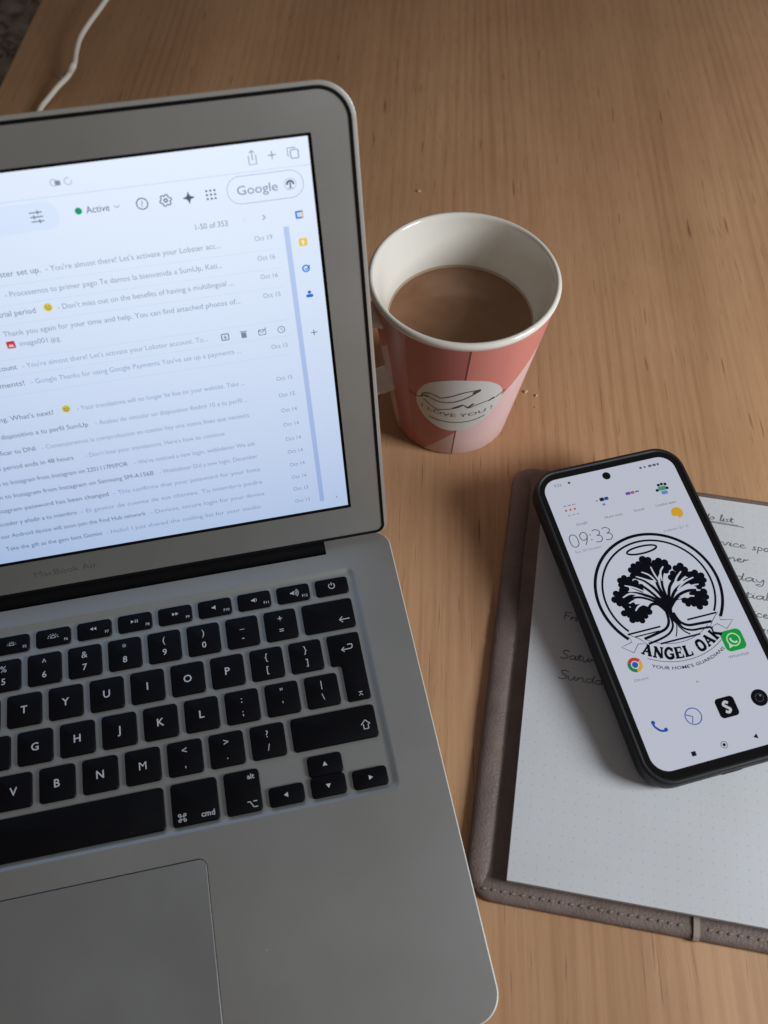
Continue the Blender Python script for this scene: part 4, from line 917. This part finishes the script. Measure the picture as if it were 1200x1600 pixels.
SL = {'A': (1.0, [([(.15, .06), (.48, .98)], .13), ([(.46, .98), (.82, .06)], .22), ([(.26, .34), (.7, .34)], .11), ([(0, .055), (.33, .055)], .11), ([(.62, .055), (1.0, .055)], .11), ([(.3, .95), (.52, .95)], .1)]),
      'N': (1.02, [([(.2, 0.02), (.2, .95)], .14), ([(.16, .97), (.84, .03)], .22), ([(.84, 0.03), (.84, .95)], .14), ([(.02, .055), (.38, .055)], .11), ([(0, .945), (.28, .945)], .11), ([(.66, .945), (1.02, .945)], .11)]),
      'G': (0.95, [([(.85, .72), (.62, .93), (.35, .9), (.14, .66), (.14, .34), (.35, .09), (.64, .07), (.8, .2)], .2), ([(.8, .04), (.8, .44)], .2), ([(.52, .42), (.95, .42)], .11), ([(.85, .62), (.85, .97)], .08)]),
      'E': (0.85, [([(.22, 0.02), (.22, .98)], .22), ([(.02, .055), (.8, .055)], .11), ([(.02, .945), (.78, .945)], .11), ([(.2, .5), (.6, .5)], .11), ([(.78, 0.02), (.78, .3)], .09), ([(.76, .7), (.76, .98)], .09), ([(.6, .36), (.6, .64)], .08)]),
      'L': (0.82, [([(.24, .02), (.24, .98)], .22), ([(.02, .055), (.8, .055)], .11), ([(.04, .945), (.46, .945)], .11), ([(.78, .02), (.78, .34)], .09)]),
      'O': (0.95, [([(.13, .5), (.22, .84), (.48, .94), (.74, .84), (.83, .5), (.74, .16), (.48, .06), (.22, .16), (.13, .5)], .2)]),
      'K': (1.0, [([(.22, .02), (.22, .98)], .22), ([(.26, .42), (.74, .93)], .12), ([(.42, .58), (.82, .06)], .2), ([(.04, .055), (.42, .055)], .11), ([(.04, .945), (.42, .945)], .11), ([(.62, .055), (1, .055)], .11), ([(.58, .945), (.92, .945)], .11)]), ' ': (0.5, [])}
word = 'ANGEL OAK'; H_, Wd = 5.6, 5.2; gap = 0.38
tot = sum(SL[c][0]*Wd+gap for c in word)-gap; px = -tot/2
f = Flat()
for c in word:
    for k_, (P_, t) in enumerate(SL[c][1]):
        pts = [(px+a*Wd, b_*H_) for a, b_ in P_]; pts = smooth_path(pts, 5) if len(pts) > 2 else [pts[0], tuple((a+b_)/2 for a, b_ in zip(*pts)), pts[1]]
        rb = ribbon(pts, t*H_*1.32); f.add((bend(35.0, rb[0]), rb[1]), pink_(BK), 0.001*k_)
    px += SL[c][0]*Wd+gap
onph('lettering', f)
f = Flat(); V, F = text("YOUR HOME'S GUARDIANS", 2.2, fit=(-19.6, 19.6), bold=0.012); f.add((bend(40.2, V), F), pink_((20, 22, 36))); onph('lettering', f)
# app icons
f = Flat(); x, y = 10.2, 49.9
for a0, c in ((30, (204, 70, 60)), (150, (40, 140, 76)), (270, (240, 186, 60))):
    P_ = circ(x, y, 3.6, 14, a0, a0+120)+circ(x, y, 1.6, 14, a0+120, a0); f.add(fill([P_]), pink_(c))
f.add(fill([circ(x, y, 1.95, 20)]), pink_((232, 234, 244)), 0.004); f.add(fill([circ(x, y, 1.5, 20)]), pink_((40, 98, 214)), 0.008); onph('browser_icon', f)
f = Flat(); x, y = 60.6, 49.8
f.add(fill([rrect(x-5.3, y-5.2, x+5.3, y+5.2, 2.6, 8)]), pink_((26, 168, 66))); f.add(ribbon(circ(x+0.1, y+0.2, 3.1, 26), 0.6, closed=True), pink_((206, 240, 214)), 0.004); f.add(fill([[(x-2.9, y-1.2), (x-3.5, y-3.5), (x-1.2, y-2.8)]]), pink_((206, 240, 214)), 0.006)
f.add(ribbon(smooth_path([(x-1.2, y+1.3), (x-1.0, y-0.2), (x+0.3, y-1.2), (x+1.6, y-1.1)], 5), 0.95), pink_((206, 240, 214)), 0.005); onph('messenger_icon', f)
for s, x0, x1, y in (('Chrome', 6.8, 13.8, 42.0), ('WhatsApp', 54.6, 65.0, 41.6)):
    f = Flat(); f.add(text(s, 2.0, 0, y, fit=(x0, x1)), pink_((128, 130, 146))); onph('app_name', f)
f = Flat(); f.add(ribbon([(34.5, 34.7), (35.3, 35.4), (36.1, 34.7)], 0.3), pink_((120, 122, 138))); onph('chevron', f)
f = Flat(); x, y = 9.9, 20.2
f.add(ribbon(smooth_path([(x-2.4, y+2.4), (x-2.3, y+0.4), (x-0.6, y-1.9), (x+1.2, y-2.7), (x+2.7, y-2.5)], 6), 1.0), pink_((40, 84, 190))); f.add(fill([circ(x-2.2, y+2.0, 0.95, 12)]), pink_((40, 84, 190)), 0.004); f.add(fill([circ(x+2.3, y-2.4, 0.95, 12)]), pink_((40, 84, 190)), 0.004); onph('phone_icon', f)
f = Flat(); x, y = 26.8, 20.4
f.add(ribbon(circ(x, y, 3.8, 32), 0.55, closed=True), pink_((88, 120, 192))); f.add(ribbon([(x-3.4, y+1.6), (x-0.3, y-0.1), (x-1.6, y-2.8)], 0.6), pink_((88, 120, 192)), 0.004); onph('clock_icon', f)
f = Flat(); x, y = 43.6, 20.5
f.add(fill([rrect(x-4.7, y-4.7, x+4.7, y+4.7, 1.9, 6)]), pink_((6, 6, 10))); f.add(ribbon(smooth_path([(x+1.3, y+1.7), (x, y+2.5), (x-1.2, y+1.4), (x, y), (x+1.2, y-1.4), (x, y-2.5), (x-1.3, y-1.7)], 6), 1.25), pink_((214, 216, 226)), 0.004); onph('app_icon', f)
f = Flat(); x, y = 60.2, 20.8
f.add(fill([circ(x, y, 4.0, 28)]), pink_((10, 11, 16))); f.add(ribbon(circ(x, y, 1.9, 20), 0.35, closed=True), pink_((70, 74, 88)), 0.004); f.add(fill([circ(x+0.8, y+0.9, 0.5, 10)]), pink_((130, 134, 150)), 0.006); onph('camera_icon', f)
f = Flat(); f.add(fill([rrect(18.9, 3.5, 21.1, 5.6, 0.2, 1)]), pink_((26, 28, 40))); onph('nav_button', f)
f = Flat(); f.add(ribbon(circ(35.0, 4.8, 1.5, 22), 0.3, closed=True), pink_((110, 112, 128))); f.add(fill([circ(35, 4.8, 0.75, 14)]), pink_((26, 28, 40))); onph('nav_button', f)
f = Flat(); f.add(fill([[(49.3, 4.7), (51.4, 3.5), (51.4, 5.9)]]), pink_((26, 28, 40))); onph('nav_button', f)

# ------------------------------------------------------------------ cable and crumbs
CBL = mat('cream_cable', (0.62, 0.56, 0.47), 0.5)
cp = smooth_path([(88, 638, 28), (70, 603, 25), (52, 568, 21), (36, 539, 17), (23.5, 518, 14), (16, 502, 12), (12.2, 484.5, 10.5), (10.3, 471.5, 9.5), (5.0, 457.5, 8.5), (-3.5, 448, 6.5), (-11, 439, 4), (-18, 426, 3.2), (-22, 404, 2.6), (-26, 372, 2.2), (-40, 330, 2.2), (-62, 290, 2.2), (-80, 240, 2.2), (-95, 190, 2.2), (-140, 150, 2.2)], 8)
cab = empty('cable', (10, 480, 0))
cbt = tube(cp, 2.05, CBL, 'cord', cab); cbt.matrix_parent_inverse = Matrix.Translation(-cab.location)
kn = tube([(9.7, 469.5, 9.4), (7.8, 464.5, 9.1), (5.6, 459.5, 8.6)], 2.5, CBL, 'strain_relief', cab); kn.matrix_parent_inverse = Matrix.Translation(-cab.location)
kb = tube([(4.5, 463.5, 8.2), (1.5, 466.0, 5.5), (-0.8, 467.0, 2.6)], 1.5, mat('clear_clip', (0.45, 0.46, 0.47), 0.3), 'clip', cab); kb.matrix_parent_inverse = Matrix.Translation(-cab.location)
tag(cab, 'thin cream charging cable curving across the table behind the laptop', 'cable')
CRM = mat('pastry_crumb', (0.62, 0.42, 0.26), 0.7, vary=(800, 0.2))
def crumb(x, y, s, lab):
    V = []; F = []; n1, n2 = 6, 8
    for i in range(1, n1):
        for j in range(n2):
            a, b_ = math.pi*i/n1, 2*math.pi*j/n2; r = s*0.85*(1+0.35*nz.noise(Vector((x+i*1.3, y+j*0.9, 0))))
            V.append((r*1.4*math.sin(a)*math.cos(b_), r*math.sin(a)*math.sin(b_), s*0.55+0.55*r*math.cos(a)))
    for i in range(n1-2):
        for j in range(n2): k_ = (j+1) % n2; F.append((i*n2+j, (i+1)*n2+j, (i+1)*n2+k_, i*n2+k_))
    F += [tuple(range(n2)), tuple(reversed([(n1-2)*n2+j for j in range(n2)]))]
    o = mesh('crumb', V, F, CRM); put(o, x, y, 0, (0, 0, random.uniform(0, 3))); tag(o, lab, 'crumb', 'crumbs on the table')
crumb(245.3, 277.4, 1.3, 'pale crumb alone on the table above the mug rim')
crumb(266.1, 83.0, 1.15, 'larger crumb on the table right of the pink mug')
crumb(271.6, 79.0, 0.95, 'smaller crumb on the table right of the pink mug, towards the notebook')
crumb(268.4, 70.5, 0.5, 'tiny crumb just below the two crumbs right of the mug')
